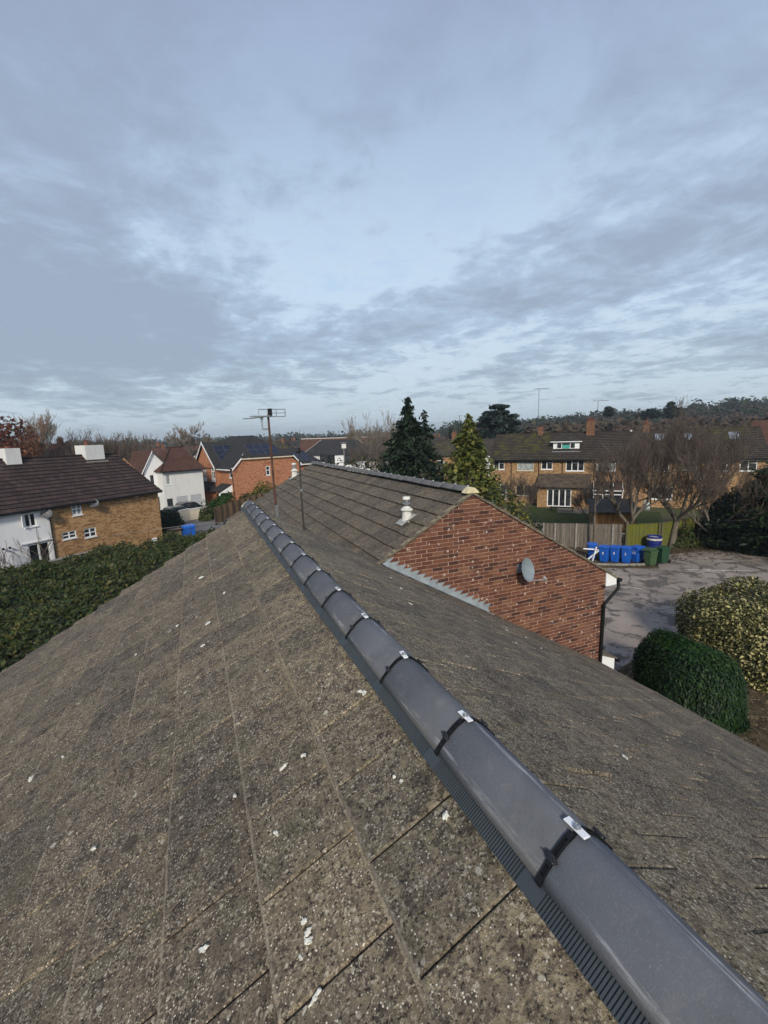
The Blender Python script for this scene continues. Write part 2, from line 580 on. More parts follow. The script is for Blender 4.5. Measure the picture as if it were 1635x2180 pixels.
class MB:
    def __init__(s):
        s.v, s.f = [], []
        s.uv = None
        s.mi = []

    def add(s, verts, faces, m=None, mi=0):
        k = len(s.v)
        for p in verts:
            p = Vector(p)
            s.v.append(tuple(m @ p) if m is not None else tuple(p))
        for fc in faces:
            s.f.append(tuple(i + k for i in fc))
            s.mi.append(mi)
        return s

    def box(s, x0, x1, y0, y1, z0, z1, m=None, mi=0):
        v = [(x0, y0, z0), (x1, y0, z0), (x1, y1, z0), (x0, y1, z0), (x0, y0, z1), (x1, y0, z1), (x1, y1, z1), (x0, y1, z1)]
        return s.add(v, [(0, 3, 2, 1), (4, 5, 6, 7), (0, 1, 5, 4), (1, 2, 6, 5), (2, 3, 7, 6), (3, 0, 4, 7)], m, mi)

    def bevbox(s, x0, x1, y0, y1, z0, z1, b=.01, m=None, mi=0):
        """box with its vertical and top edges chamfered"""
        def ring(dx, z):
            e = b - dx
            return [(x0 + dx + e, y0 + dx, z), (x1 - dx - e, y0 + dx, z), (x1 - dx, y0 + dx + e, z), (x1 - dx, y1 - dx - e, z),
                    (x1 - dx - e, y1 - dx, z), (x0 + dx + e, y1 - dx, z), (x0 + dx, y1 - dx - e, z), (x0 + dx, y0 + dx + e, z)]
        v = ring(0, z0) + ring(0, z1 - b) + ring(b * .999, z1)
        f = [tuple(reversed(range(8))), tuple(range(16, 24))]
        for k in (0, 8):
            f += [(k + i, k + (i + 1) % 8, k + 8 + (i + 1) % 8, k + 8 + i) for i in range(8)]
        return s.add(v, f, m, mi)

    def poly_prism(s, pts, y0, y1, m=None, mi=0):
        """polygon in xz (counter-clockwise seen from -y), extruded y0..y1"""
        n = len(pts)
        v = [(p[0], y0, p[1]) for p in pts] + [(p[0], y1, p[1]) for p in pts]
        f = [tuple(range(n)), tuple(reversed(range(n, 2 * n)))]
        f += [(i, i + n, (i + 1) % n + n, (i + 1) % n) for i in range(n)]
        return s.add(v, f, m, mi)

    def flat_prism(s, pts, z0, z1, m=None, mi=0):
        n = len(pts)
        v = [(p[0], p[1], z0) for p in pts] + [(p[0], p[1], z1) for p in pts]
        f = [tuple(reversed(range(n))), tuple(range(n, 2 * n))]
        f += [(i, (i + 1) % n, (i + 1) % n + n, i + n) for i in range(n)]
        return s.add(v, f, m, mi)

    def tube(s, pts, r, n=8, m=None, mi=0, caps=True):
        pts = [Vector(p) for p in pts]
        rs = r if hasattr(r, '__len__') else [r] * len(pts)
        v, f = [], []
        for i, p in enumerate(pts):
            d = (pts[min(i + 1, len(pts) - 1)] - pts[max(i - 1, 0)]).normalized()
            a = d.orthogonal().normalized() if i == 0 else (a - d * a.dot(d)).normalized()
            b = d.cross(a)
            for k in range(n):
                w = 2 * math.pi * k / n
                v.append(p + (a * math.cos(w) + b * math.sin(w)) * rs[i])
        for i in range(len(pts) - 1):
            for k in range(n):
                f.append((i * n + k, i * n + (k + 1) % n, (i + 1) * n + (k + 1) % n, (i + 1) * n + k))
        if caps:
            f.append(tuple(reversed(range(n))))
            f.append(tuple(range((len(pts) - 1) * n, len(pts) * n)))
        return s.add(v, f, m, mi)

    def lathe(s, prof, n=16, m=None, mi=0):
        """profile of (r, z) revolved about z"""
        v, f = [], []
        for r, z in prof:
            for k in range(n):
                w = 2 * math.pi * k / n
                v.append((r * math.cos(w), r * math.sin(w), z))
        for i in range(len(prof) - 1):
            for k in range(n):
                f.append((i * n + k, i * n + (k + 1) % n, (i + 1) * n + (k + 1) % n, (i + 1) * n + k))
        f.append(tuple(reversed(range(n))))
        f.append(tuple(range((len(prof) - 1) * n, len(prof) * n)))
        return s.add(v, f, m, mi)

    def mesh(s, name, mats):
        me = bpy.data.meshes.new(name)
        me.from_pydata(s.v, [], s.f)
        for m in (mats if isinstance(mats, (list, tuple)) else [mats]):
            me.materials.append(m)
        if any(s.mi):
            me.polygons.foreach_set('material_index', s.mi)
        if s.uv:
            l = me.uv_layers.new(name='UVMap')
            flat = []
            for fuv in s.uv:
                for q in fuv:
                    flat += q
            l.data.foreach_set('uv', flat)
        me.update()
        return me

    def build(s, name, mats, parent=None, smooth=False):
        me = s.mesh(name, mats)
        if smooth:
            me.polygons.foreach_set('use_smooth', [True] * len(me.polygons))
        return link(name, me, parent)


def link(name, data, parent=None):
    o = bpy.data.objects.new(name, data)
    COL.objects.link(o)
    if parent is not None:
        o.parent = parent
    return o


def tag(o, label=None, cat=None, group=None, kind=None):
    if label:
        o['label'] = label
    if cat:
        o['category'] = cat
    if group:
        o['group'] = group
    if kind:
        o['kind'] = kind
    return o


def thing(name, label, cat, loc=(0, 0, 0), rz=0, group=None):
    o = link(name, None)
    o.location = loc
    o.rotation_euler = (0, 0, rz)
    return tag(o, label, cat, group)


def copy_tree(o, parent=None):
    c = o.copy()
    COL.objects.link(c)
    c.parent = parent
    for ch in list(o.children):
        copy_tree(ch, c)
    return c


def np_mesh(name, verts, faces, m, parent=None, smooth=False):
    """verts (N,3), faces (M,3 or 4) as arrays, for the big ones"""
    verts = np.asarray(verts, np.float32)
    faces = np.asarray(faces, np.int32)
    k = faces.shape[1]
    me = bpy.data.meshes.new(name)
    me.vertices.add(len(verts))
    me.vertices.foreach_set('co', verts.ravel())
    me.loops.add(faces.size)
    me.loops.foreach_set('vertex_index', faces.ravel())
    me.polygons.add(len(faces))
    me.polygons.foreach_set('loop_start', np.arange(0, faces.size, k, dtype=np.int32))
    me.polygons.foreach_set('loop_total', np.full(len(faces), k, np.int32))
    me.materials.append(m)
    me.update(calc_edges=True)
    if smooth:
        me.polygons.foreach_set('use_smooth', [True] * len(faces))
    return link(name, me, parent)


def unit(a):
    return a / np.maximum(np.linalg.norm(a, axis=1, keepdims=True), 1e-9)


def leaf_quads(c, size, normal=None, spread=1.0, aspect=1.7, axis=None):
    """rhombic leaves centred on points c; normals scattered about `normal`"""
    n = len(c)
    nr = RNG.normal(size=(n, 3))
    if normal is not None:
        nr = unit(normal) + nr * spread * .6
    nr = unit(nr)
    ax = RNG.normal(size=(n, 3)) if axis is None else axis + RNG.normal(size=(n, 3)) * .35
    a = unit(ax - nr * (ax * nr).sum(1, keepdims=True))
    b = np.cross(nr, a)
    s = (np.asarray(size) * (0.65 + .7 * RNG.random(n)))[:, None]
    p0 = c - a * s * aspect * .5
    p1 = c + b * s * .5 - a * s * .05
    p2 = c + a * s * aspect * .5 + nr * s * .12
    p3 = c - b * s * .5 - a * s * .05
    v = np.stack([p0, p1, p2, p3], 1).reshape(-1, 3)
    f = np.arange(4 * n).reshape(-1, 4)
    return v, f


def merge(parts):
    vs, fs, k = [], [], 0
    for v, f in parts:
        vs.append(v)
        fs.append(f + k)
        k += len(v)
    return np.concatenate(vs), np.concatenate(fs)

# ------------------------------------------------------------------ the setting
EYEN = np.array(EYE)


def seen_size(c, n, margin=60):
    """rough projected size of a small piece at c with normal n, 0 when outside the picture"""
    d = Vector(c) - EYE
    z = d.dot(fw)
    if z < .2:
        return 0
    x = FPX * d.dot(r2) / z
    y = FPX * d.dot(u2) / z
    if abs(x) > 817 + margin or abs(y) > 1090 + margin:
        return 0
    facing = -d.normalized().dot(Vector(n))
    return max(facing, .0) / (z * z)


g = MB()
g.add([(-2850, -2850, 0), (2850, -2850, 0), (2850, 2850, 0), (-2850, 2850, 0)], [(0, 1, 2, 3)])
tag(g.build('ground', GROUND), kind='structure')


def sheet(name, pts, z, m, sub=None):
    b = MB()
    b.add([(x, y, z) for x, y in pts], [tuple(range(len(pts)))])
    return tag(b.build(name, m), kind='structure')


sheet('car_park', [(8.2, -6), (10.9, 6.2), (11.0, 10.4), (14.4, 11.2), (16.5, 8.4), (19.5, 6.5), (26, -6), (46, -4), (36, 14), (31.5, 19.5), (27, 20.2), (24.6, 18.2), (21.6, 20.0), (18, 26), (9.4, 32), (9.4, 11)], .004, ASPHALT)
sheet('planting_bed', [(10.9, 6.2), (13.9, 5.9), (19.5, 6.5), (16.5, 8.4), (14.4, 11.2), (11.0, 10.4)], .004, LITTER)
sheet('litter_strip', [(24.6, 18.2), (27, 20.2), (31.5, 19.5), (36, 14), (40, 16), (36, 24), (27, 26), (18, 30), (18, 26), (21.6, 20.0)], .004, LITTER)
sheet('path', [(8.2, -6), (26, -6), (19.5, 6.5), (13.9, 5.9), (10.9, 6.2)], .008, PAVING)
sheet('lawn', [(24.5, 27), (31, 22.5), (42, 31), (30, 45), (24, 39)], .008, LAWN)
sheet('patio', [(33.6, 36.2), (37.6, 32.1), (40.5, 34.8), (36.4, 39.1)], .012, PAVING)
sheet('driveway', [(-6, 44), (3.4, 47.5), (4, 58), (0, 60), (-5, 58)], .004, plain('old_tarmac', (.15, .145, .14), .85, 0, .3, .25, .8))
sheet('road', [(-9, 39), (-4, 41), (6, 45), (6.5, 48.5), (-3, 47), (-4.5, 49)], .008, plain('road_tarmac', (.13, .125, .12), .85, 0, .3, .25, .8))

# painted bay lines on the car park
for i, (a, b_) in enumerate([((19.2, 17.6), (20.6, 16.2)), ((26.6, 16.7), (28.9, 15.3)), ((25.6, 17.4), (27.2, 16.6))]):
    a, b_ = Vector((*a, .009)), Vector((*b_, .009))
    d = (b_ - a).normalized()
    n = Vector((-d.y, d.x, 0)) * .045
    q = MB()
    K = 8
    vv, ff = [], []
    for k in range(K + 1):
        c = a.lerp(b_, k / K)
        w = random.uniform(.5, 1.1)
        vv += [c - n * w, c + n * w]
    for k in range(K):
        if random.random() < .86:
            ff.append((2 * k, 2 * k + 2, 2 * k + 3, 2 * k + 1))
    q.add(vv, ff)
    tag(q.build('bay_line', PAINTLINE), kind='structure')


# rolling land to the horizon, higher to the right of the view
def hill_h(az, r):
    H = np.interp(az, [-40, -20, 0, 15, 25, 32, 40, 50, 62, 80], [5, 5, 6, 7, 9, 11, 12.5, 17, 27, 34])
    s = np.clip((r - 190) / 330, 0, 1)
    s = s * s * (3 - 2 * s)
    w = 1 + .10 * np.sin(az * .55 + 1) + .06 * np.sin(az * 1.7)
    far = np.clip((r - 900) / 900, 0, 1)
    return H * s * w * .72 - .2 + far * np.interp(az, [-40, 0, 20, 40, 80], [6, 8, 10, 4, 0])


AZ = np.linspace(-48, 84, 133)
RR = np.concatenate([np.linspace(185, 520, 26), np.linspace(600, 2600, 18)])
A2, R2 = np.meshgrid(AZ, RR)
R2 = np.minimum(R2, 2600)
hv = np.stack([R2 * np.sin(np.radians(A2)), R2 * np.cos(np.radians(A2)), hill_h(A2, R2)], -1).reshape(-1, 3)
na = len(AZ)
ii = np.arange((len(RR) - 1) * na).reshape(-1, na)[:, :-1].ravel()
tag(np_mesh('hills', hv, np.stack([ii, ii + 1, ii + na + 1, ii + na], 1), GROUND, None, True), kind='structure')

# ------------------------------------------------------------------ the house under the camera
T = math.tan(R(29.9))
CS, SN = math.cos(R(29.9)), math.sin(R(29.9))
ZR = 7.5            # crest of the ridge tiles
ZS = 7.42           # where the two tile planes meet
GY = 7.16           # plane of the far gable


def tile_mesh(name, L, W, TH, seed, m):
    """one flat interlocking tile: x across, y up the slope, z off it; uneven lower edge"""
    rr = random.Random(seed)
    b = MB()
    e = .006
    nx = 4
    xs = [-W / 2 + W * i / nx for i in range(nx + 1)]
    lo = [rr.uniform(-.0035, .0035) for _ in xs]
    v = []
    for i, x in enumerate(xs):
        xx = x + (e if i == 0 else -e if i == nx else 0)
        v += [(x, lo[i], 0), (x, lo[i], TH - e), (xx, lo[i] + e, TH + rr.uniform(-.001, .001)), (xx, L, TH)]
    f = []
    for i in range(nx):
        a, c = i * 4, (i + 1) * 4
        f += [(a, c, c + 1, a + 1), (a + 1, c + 1, c + 2, a + 2), (a + 2, c + 2, c + 3, a + 3)]
    k = len(v)
    v += [(-W / 2, L, 0), (W / 2, L, 0), (-W / 2, L, TH - e), (W / 2, L, TH - e)]
    f += [(0, 1, k + 2, k), (1, 2, 3, k + 2), (nx * 4, k + 1, k + 3, nx * 4 + 1), (nx * 4 + 1, k + 3, nx * 4 + 3, nx * 4 + 2), (0, k, k + 1, nx * 4)]
    b.add(v, f)
    return b.mesh(name, m)


def slope_frame(x0, z0, side):
    """matrix whose axes are: along the ridge, up the slope, off the slope; side -1 left, +1 right. origin at the apex line"""
    upv = Vector((-side * CS, 0, SN))
    off = Vector((side * SN, 0, CS))
    along = upv.cross(off)
    m = Matrix((along, upv, off)).transposed().to_4x4()
    m.translation = (x0, 0, z0)
    return m


def lay_tiles(house, x0, z0, side, rows, ystart, y_lo, y_hi, gauge, first, cover, TH, meshes, out, drop=.036):
    fr = slope_frame(x0, z0, side)
    sgn = fr.to_3x3() @ Vector((1, 0, 0))
    sg = 1 if sgn.y > 0 else -1
    Lt = .42
    tilt = Matrix.Rotation(-math.atan2(drop, Lt), 4, 'X')
    for r in range(rows):
        s = first + gauge * r
        off = ystart + (cover / 2 if r % 2 else 0)
        k0 = math.floor((y_lo - off) / cover)
        k1 = math.ceil((y_hi - off) / cover)
        for k in range(k0, k1):
            ya, yb = off + k * cover, off + (k + 1) * cover
            ca, cb = max(ya, y_lo), min(yb, y_hi + random.uniform(-.012, .012))
            if cb - ca < .05:
                continue
            L = min(Lt, s - .02)
            yc = (ca + cb) / 2
            m = fr @ Matrix.Translation((yc * sg, -s + random.uniform(-.006, .006), -.006 + random.uniform(-.002, .003))) \
                @ Matrix.Rotation(random.uniform(-.006, .006), 4, 'Z') @ Matrix.Rotation(random.gauss(0, .004 if side < 0 else .016), 4, 'Y') @ tilt @ Matrix.Diagonal(((cb - ca) / cover, L / Lt, 1, 1))
            c = m @ Vector((0, L * .4, TH))
            out.append((seen_size(c, fr.to_3x3() @ Vector((0, 0, 1))) * (cb - ca), m, random.randrange(len(meshes))))


def place_pieces(parent, name, items, meshes, mtl, limit=300):
    """the `limit` pieces that show largest become parts; the rest join in one mesh"""
    items.sort(key=lambda q: -q[0])
    for sz, m, k in items[:limit]:
        o = link(name, meshes[k], parent)
        o.matrix_basis = m
    rest = items[limit:]
    if rest:
        b = MB()
        for sz, m, k in rest:
            me = meshes[k]
            b.add([v.co for v in me.vertices], [tuple(p.vertices) for p in me.polygons], m)
        o = b.build(name, mtl, parent)
        tag(o, kind='stuff')


front = thing('tiled_house', 'house whose lichen-covered tiled roof with new grey ridge fills the foreground', 'house', (0, 0, 0))
fwall = MB()
fwall.add([(-3.9, -6, 0), (-3.9, GY - .06, 0), (-3.9, GY - .06, ZS - 3.9 * T - .12), (-3.9, -6, ZS - 3.9 * T - .12)], [(0, 1, 2, 3)])
fwall.add([(7.0, -6, 0), (7.0, GY - .06, 0), (7.0, GY - .06, ZS - 7.0 * T - .12), (7.0, -6, ZS - 7.0 * T - .12)], [(3, 2, 1, 0)])
for yy_ in (-6, GY - .06):
    fwall.add([(-3.9, yy_, 0), (7.0, yy_, 0), (7.0, yy_, ZS - 7.0 * T - .12), (0, yy_, ZS - .12), (-3.9, yy_, ZS - 3.9 * T - .12)], [(0, 1, 2, 3, 4)])
fwall.build('wall', m_brickwall('house_brick', (.16, .055, .035), (.24, .10, .055), (.36, .25, .17)), front)
deck = MB()
deck.add([(0, -6, ZS - .035), (0, GY, ZS - .035), (-4.25, GY, ZS - 4.25 * T - .035), (-4.25, -6, ZS - 4.25 * T - .035)], [(0, 1, 2, 3)])
deck.add([(0, -6, ZS - .035), (0, GY, ZS - .035), (7.3, GY, ZS - 7.3 * T - .035), (7.3, -6, ZS - 7.3 * T - .035)], [(3, 2, 1, 0)])
deck.build('roof_underlay', plain('underlay', (.02, .018, .016), .9), front)
TH = .030
FM = [tile_mesh('tile', .42, .3100, TH, 10 + i, TILE_F) for i in range(6)]
items = []
lay_tiles(front, 0, ZS, -1, 13, .768, -3, GY + .07, .345, .448, .3165, TH, FM, items)
lay_tiles(front, 0, ZS, 1, 24, .705, -3, GY + .05, .345, .448, .3165, TH, FM, items)
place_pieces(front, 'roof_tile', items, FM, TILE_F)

# gutter and eaves board on both long sides
for sx, xe in ((-1, 4.3), (1, 7.36)):
    zz_ = ZS - xe * T
    b = MB()
    b.box(min(sx * (xe - .08), sx * (xe - .05)), max(sx * (xe - .08), sx * (xe - .05)), -3, GY - .02, zz_ - .2, zz_ - .02)
    b.build('fascia', WHITEUPVC, front)
    b = MB()
    b.tube([(sx * (xe + .02), -3, zz_ - .06), (sx * (xe + .02), GY - .02, zz_ - .06)], .055, 8)
    b.build('gutter', BLACK, front)

# ridge tiles: a low rounded section, one per .483 m
SP, Y0 = .483, .705


def ridge_profile(k=0):
    pts = []
    for i in range(13):
        a = -1 + 2 * i / 12
        x = .110 * a
        z = -.090 * (abs(a) ** 1.6)
        pts.append((x, z))
    return pts


def ridge_mesh(name, length, m, sc=1.0):
    pr = [(x * sc, z * sc) for x, z in ridge_profile()]
    inn = [(x * .86, z * .86 - .016) for x, z in pr]
    b = MB()
    n = len(pr)
    e = .004
    v = [(x * .985, 0, z - .002) for x, z in pr] + [(x, e, z) for x, z in pr] + [(x, length - e, z) for x, z in pr] + [(x * .985, length, z - .002) for x, z in pr]
    v += [(x, 0, z) for x, z in inn] + [(x, length, z) for x, z in inn]
    f = []
    for k in range(3):
        f += [(k * n + i, k * n + i + 1, (k + 1) * n + i + 1, (k + 1) * n + i) for i in range(n - 1)]
    f += [(i, 4 * n + i, 4 * n + i + 1, i + 1) for i in range(n - 1)]
    f += [(3 * n + i, 3 * n + i + 1, 5 * n + i + 1, 5 * n + i) for i in range(n - 1)]
    for i in (0, n - 1):
        f.append((i, n + i, 2 * n + i, 3 * n + i, 5 * n + i, 4 * n + i))
    b.add(v, f)
    me = b.mesh(name, m)
    me.polygons.foreach_set('use_smooth', [True] * (3 * (n - 1)) + [False] * (len(me.polygons) - 3 * (n - 1)))
    return me


RM = ridge_mesh('ridge_tile', SP - .007, RIDGE)
k0, k1 = -5, 14
for k in range(k0, k1):
    o = link('ridge_tile', RM, front)
    o.location = (random.uniform(-.0015, .0015), Y0 + k * SP + .0035, ZR + random.uniform(-.0015, .0015))
    o.rotation_euler = (random.uniform(-.002, .002), random.uniform(-.006, .006), random.uniform(-.003, .003))

# vented dry-ridge strip that shows below the ridge tiles on each side
for side in (-1, 1):
    A_ = Vector((side * .090, 0, ZR - .098))
    B_ = Vector((side * .134, 0, ZR - .1345))
    dn = (B_ - A_).normalized()
    al = Vector((0, 1, 0))
    nn_ = al.cross(dn) if side > 0 else dn.cross(al)
    if nn_.z < 0:
        nn_ = -nn_
    fr = Matrix((al, dn, nn_)).transposed().to_4x4()
    fr.translation = A_
    LS = (B_ - A_).length
    for k in range(k0, k1):
        ya, yb = Y0 + k * SP + .055, Y0 + (k + 1) * SP + .055
        b = MB()
        b.box(ya, yb - .001, 0, LS, -.004, .002, fr)
        yj = yb - .075
        b.box(yj, yb - .003, .002, LS - .002, .002, .007, fr)
        y = ya + .004
        while y < yj - .006:
            b.box(y, y + .0050, .002, LS - .001, .002, .0062, fr)
            y += .0088
        b.build('ridge_vent_strip', DARKGREY, front)

# ridge unions: two-rail strap following the ridge, clamp plate and screw, side lug


def union_meshes():
    def zs(x, lift):
        return -.090 * (abs(x / .110) ** 1.6) + lift
    strap = MB()

    def rail(y0, y1, xa, xb, lift=.006, th=.005, n=6):
        for i in range(n):
            x0, x1 = xa + (xb - xa) * i / n, xa + (xb - xa) * (i + 1) / n
            v = []
            for x in (x0, x1):
                for y in (y0, y1):
                    v += [(x, y, zs(x, lift - th - .004)), (x, y, zs(x, lift))]
            strap.add(v, [(1, 5, 7, 3), (0, 2, 6, 4), (0, 4, 5, 1), (2, 3, 7, 6), (0, 1, 3, 2), (4, 6, 7, 5)])
    for sx in (-1, 1):
        rail(-.0085, -.0050, sx * .012, sx * .112)
        rail(.0050, .0085, sx * .012, sx * .112)
        rail(-.0085, .0085, sx * .012, sx * .030, .0055, .005, 2)
        rail(-.0085, .0085, sx * .104, sx * .114, .0065, .005, 2)
        rail(-.0085, .0085, sx * .080, sx * .086, .0065, .005, 2)
    # infill seal between the tiles
    rail(-.0028, .0028, -.111, .111, .0008, .004, 14)
    lugs = []
    for sx in (-1, 1):
        lug = MB()
        x = sx * .074
        sl = math.atan(.090 * 1.6 * (.074 / .110) ** .6 / .110) * sx
        mm = Matrix.Translation((x, 0, zs(x, .006))) @ Matrix.Rotation(sl, 4, 'Y')
        lug.bevbox(-.009, .006, -.014, .007, 0, .008, .0025, mm)
        lug.bevbox(-.005, .009, -.007, .017, 0, .006, .0025, mm)
        lug.bevbox(-.0025, .0025, -.019, .021, 0, .009, .0015, mm)
        lugs.append(lug)
    plate = MB()
    plate.bevbox(-.0100, .0100, -.031, .033, .008, .0115, .0012)
    screw = MB()
    screw.lathe([(.010, .0125), (.010, .0142), (.0072, .0155), (.0072, .0185), (.0045, .0198), (.0045, .0180), (.002, .0180)], 14)
    return strap.mesh('strap', BLACK), [q.mesh('lug', plain('charcoal_plastic', (.018, .021, .024), .55, 0, .3)) for q in lugs], plate.mesh('clamp_plate', WHITEMETAL), screw.mesh('screw', STEEL)


UM = union_meshes()
for k in range(k0 + 1, k1):
    st = link('ridge_union', UM[0], front)
    st.location = (0, Y0 + k * SP, ZR + .001)
    for q in UM[1]:
        link('lug', q, st)
    pl_ = link('clamp_plate', UM[2], st)
    pl_.rotation_euler = (0, random.uniform(-.05, .05), random.uniform(-.12, .12))
    link('screw', UM[3], st)
# pale bedding at the far end of the ridge
b = MB()
pr = ridge_profile()
b.poly_prism([(x * 1.12, z - .012 + ZR) for x, z in reversed(pr)], Y0 + k1 * SP - .03, Y0 + k1 * SP + .07)
b.build('ridge_end_bedding', plain('pale_mortar', (.55, .50, .40), .9, 0, .3, .2), front)

# droppings and pale crusts lying on the tiles, thin irregular discs
crust = MB()
rc = random.Random(3)


def blob(side, y, s, rad, el, rot):
    fr = slope_frame(0, ZS, side)
    sg = 1 if (fr.to_3x3() @ Vector((1, 0, 0))).y > 0 else -1
    n = 17
    ring = []
    for i in range(n):
        a = 2 * math.pi * i / n
        q = rad * rc.uniform(.45, 1.2)
        u, w = q * math.cos(a) * el, q * math.sin(a)
        ring.append((u * math.cos(rot) - w * math.sin(rot), u * math.sin(rot) + w * math.cos(rot)))
    v = [(sg * y, -s, .0215)] + [(sg * y + p[0] * .8, -s + p[1] * .8, .0212) for p in ring] + [(sg * y + p[0], -s + p[1], .0165) for p in ring]
    f = [(0, 1 + i, 1 + (i + 1) % n) for i in range(n)] + [(1 + i, 1 + n + i, 1 + n + (i + 1) % n, 1 + (i + 1) % n) for i in range(n)]
    crust.add(v, f, fr)


def crust_at(px, py, rad, el=1.6, rot=0.0):
    """droppings lie where they were seen on the left slope"""
    d = fw + r2 * ((px - 817.5) / FPX) - u2 * ((py - 1090) / FPX)
    n = Vector((-SN, 0, CS))
    k = (Vector((0, 0, ZS)) - EYE).dot(n) / d.dot(n)
    P = EYE + d * k
    blob(-1, P.y, -P.x / CS, rad, el, rot)


for a in [(655, 1968, .010, 1.2, .6), (662, 1992, .008, 1.8, 1.9), (663, 2010, .011, 1.4, 1.2), (648, 2045, .005, 1.5, .4), (955, 1743, .013, 1.1, .2), (595, 1780, .009, 2.2, .4),
          (680, 2130, .007, 3.2, 1.9), (70, 1662, .020, 2.4, .3), (205, 1812, .012, 1.6, .8), (440, 2027, .010, 2.2, 1.2), (650, 1614, .010, 1.5, .9), (608, 1640, .009, 2.4, 1.8),
          (445, 1330, .022, 1.3, .2), (435, 1378, .014, 1.6, .9), (380, 1335, .016, 1.8, .2), (480, 1265, .018, 1.6, 0), (230, 1452, .014, 1.6, .4), (292, 1397, .012, 1.6, .4),
          (138, 1615, .009, 3, .5), (430, 1232, .03, 2.2, .3), (860, 1670, .007, 1, 0), (845, 1660, .007, 1, 0), (780, 1480, .014, 1.2, .3), (770, 1478, .010, 1.4, .3), (505, 1700, .008, 1.4, .3)]:
    crust_at(*a)
for i in range(14):
    y = rc.uniform(.9, 6.8)
    blob(1, y, rc.uniform(.3, 4.5), rc.uniform(.006, .016), rc.uniform(1, 2.2), rc.uniform(0, 3))
tag(crust.build('lichen_crust', plain('lichen_white', (.62, .61, .54), .9, 0, .3, .35, 90), front), kind='stuff')

# ------------------------------------------------------------------ the attached house behind, stepped to the right
XB, ZB, YF = 3.96, 7.456, 19.43
ZBS = ZB - .085
rear = thing('brick_gable_house', 'attached house with red brick gable, satellite dish and grey tiled roof', 'house', (0, 0, 0))


def clip(poly, a, b, c):
    """keep the part of an xz polygon where a*x+b*z<=c"""
    out = []
    for i in range(len(poly)):
        p, q = poly[i], poly[(i + 1) % len(poly)]
        dp, dq = a * p[0] + b * p[1] - c, a * q[0] + b * q[1] - c
        if dp <= 0:
            out.append(p)
        if dp * dq < 0:
            k = dp / (dp - dq)
            out.append((p[0] + (q[0] - p[0]) * k, p[1] + (q[1] - p[1]) * k))
    return out


WX1 = 7.47
ZG = ZBS - .055
gw = MB()
gw.poly_prism([(.45, 0), (WX1 - .003, 0), (WX1 - .003, ZG - (WX1 - XB) * T), (XB, ZG), (.45, ZG - (XB - .45) * T)], GY - .0065, GY + .3)
gable = gw.build('gable_wall', MORTAR, rear)
full = MB()
full.box(-.1075, .1075, -.012, .02, -.0325, .0325)
FULL = full.mesh('brick', BRICK)
bricks, odd = [], []
for r in range(100):
    z0 = 7.36 - .075 * r
    if z0 < 2.6:
        break
    off = .1125 if r % 2 else 0
    for k in range(-2, 34):
        x0 = .30 + off + .225 * k
        lp = random.uniform(-.004, .004)
        P = [(x0 + .005 + lp, z0 + .005), (x0 + .22 + lp, z0 + .005), (x0 + .22 + lp, z0 + .07), (x0 + .005 + lp, z0 + .07)]
        Q = clip(P, T, 1, ZG - .01 + XB * T)
        Q = clip(Q, -T, 1, ZG - .01 - XB * T) if Q else Q
        Q = clip(Q, 1, 0, WX1) if Q else Q
        Q = clip(Q, -T, -1, -(ZS - .22)) if Q else Q
        if len(Q) < 3:
            continue
        area = abs(sum(Q[i][0] * Q[(i + 1) % len(Q)][1] - Q[(i + 1) % len(Q)][0] * Q[i][1] for i in range(len(Q)))) / 2
        if area < .0008:
            continue
        cx = sum(p[0] for p in Q) / len(Q)
        cz = sum(p[1] for p in Q) / len(Q)
        vis = ZS - cx * T < cz + .02
        w = seen_size((cx, GY, cz), (0, -1, 0)) * area if vis else 0
        bricks.append((w, Q, len(Q) == 4 and area > .0137, cx, cz))
bricks.sort(key=lambda q: -q[0])
rest = MB()
for i, (w, Q, isfull, cx, cz) in enumerate(bricks):
    pr_ = random.uniform(-.003, .003)
    if i < 300:
        if isfull:
            o = link('brick', FULL, gable)
            o.location = (cx, GY + pr_, cz)
        else:
            b = MB()
            b.poly_prism(Q, GY - .012 + pr_, GY + .02)
            b.build('brick', BRICK, gable)
    else:
        rest.poly_prism(Q, GY - .012 + pr_, GY + .02)
tag(rest.build('brick', BRICK, gable), kind='stuff')
sidew = MB()
sidew.add([(WX1, GY + .01, 0), (WX1, YF, 0), (WX1, YF, 5.2), (WX1, GY + .01, 5.2)], [(0, 1, 2, 3)])
sidew.add([(.45, GY + .3, 0), (.45, YF, 0), (.45, YF, 5.2), (.45, GY + .3, 5.2)], [(3, 2, 1, 0)])
sidew.add([(.45, YF, 0), (WX1, YF, 0), (WX1, YF, ZG - (WX1 - XB) * T), (XB, YF, ZG), (.45, YF, ZG - (XB - .45) * T)], [(4, 3, 2, 1, 0)])
sidew.build('wall', m_brickwall('house_brick', (.16, .055, .035), (.24, .10, .055), (.36, .25, .17)), rear)

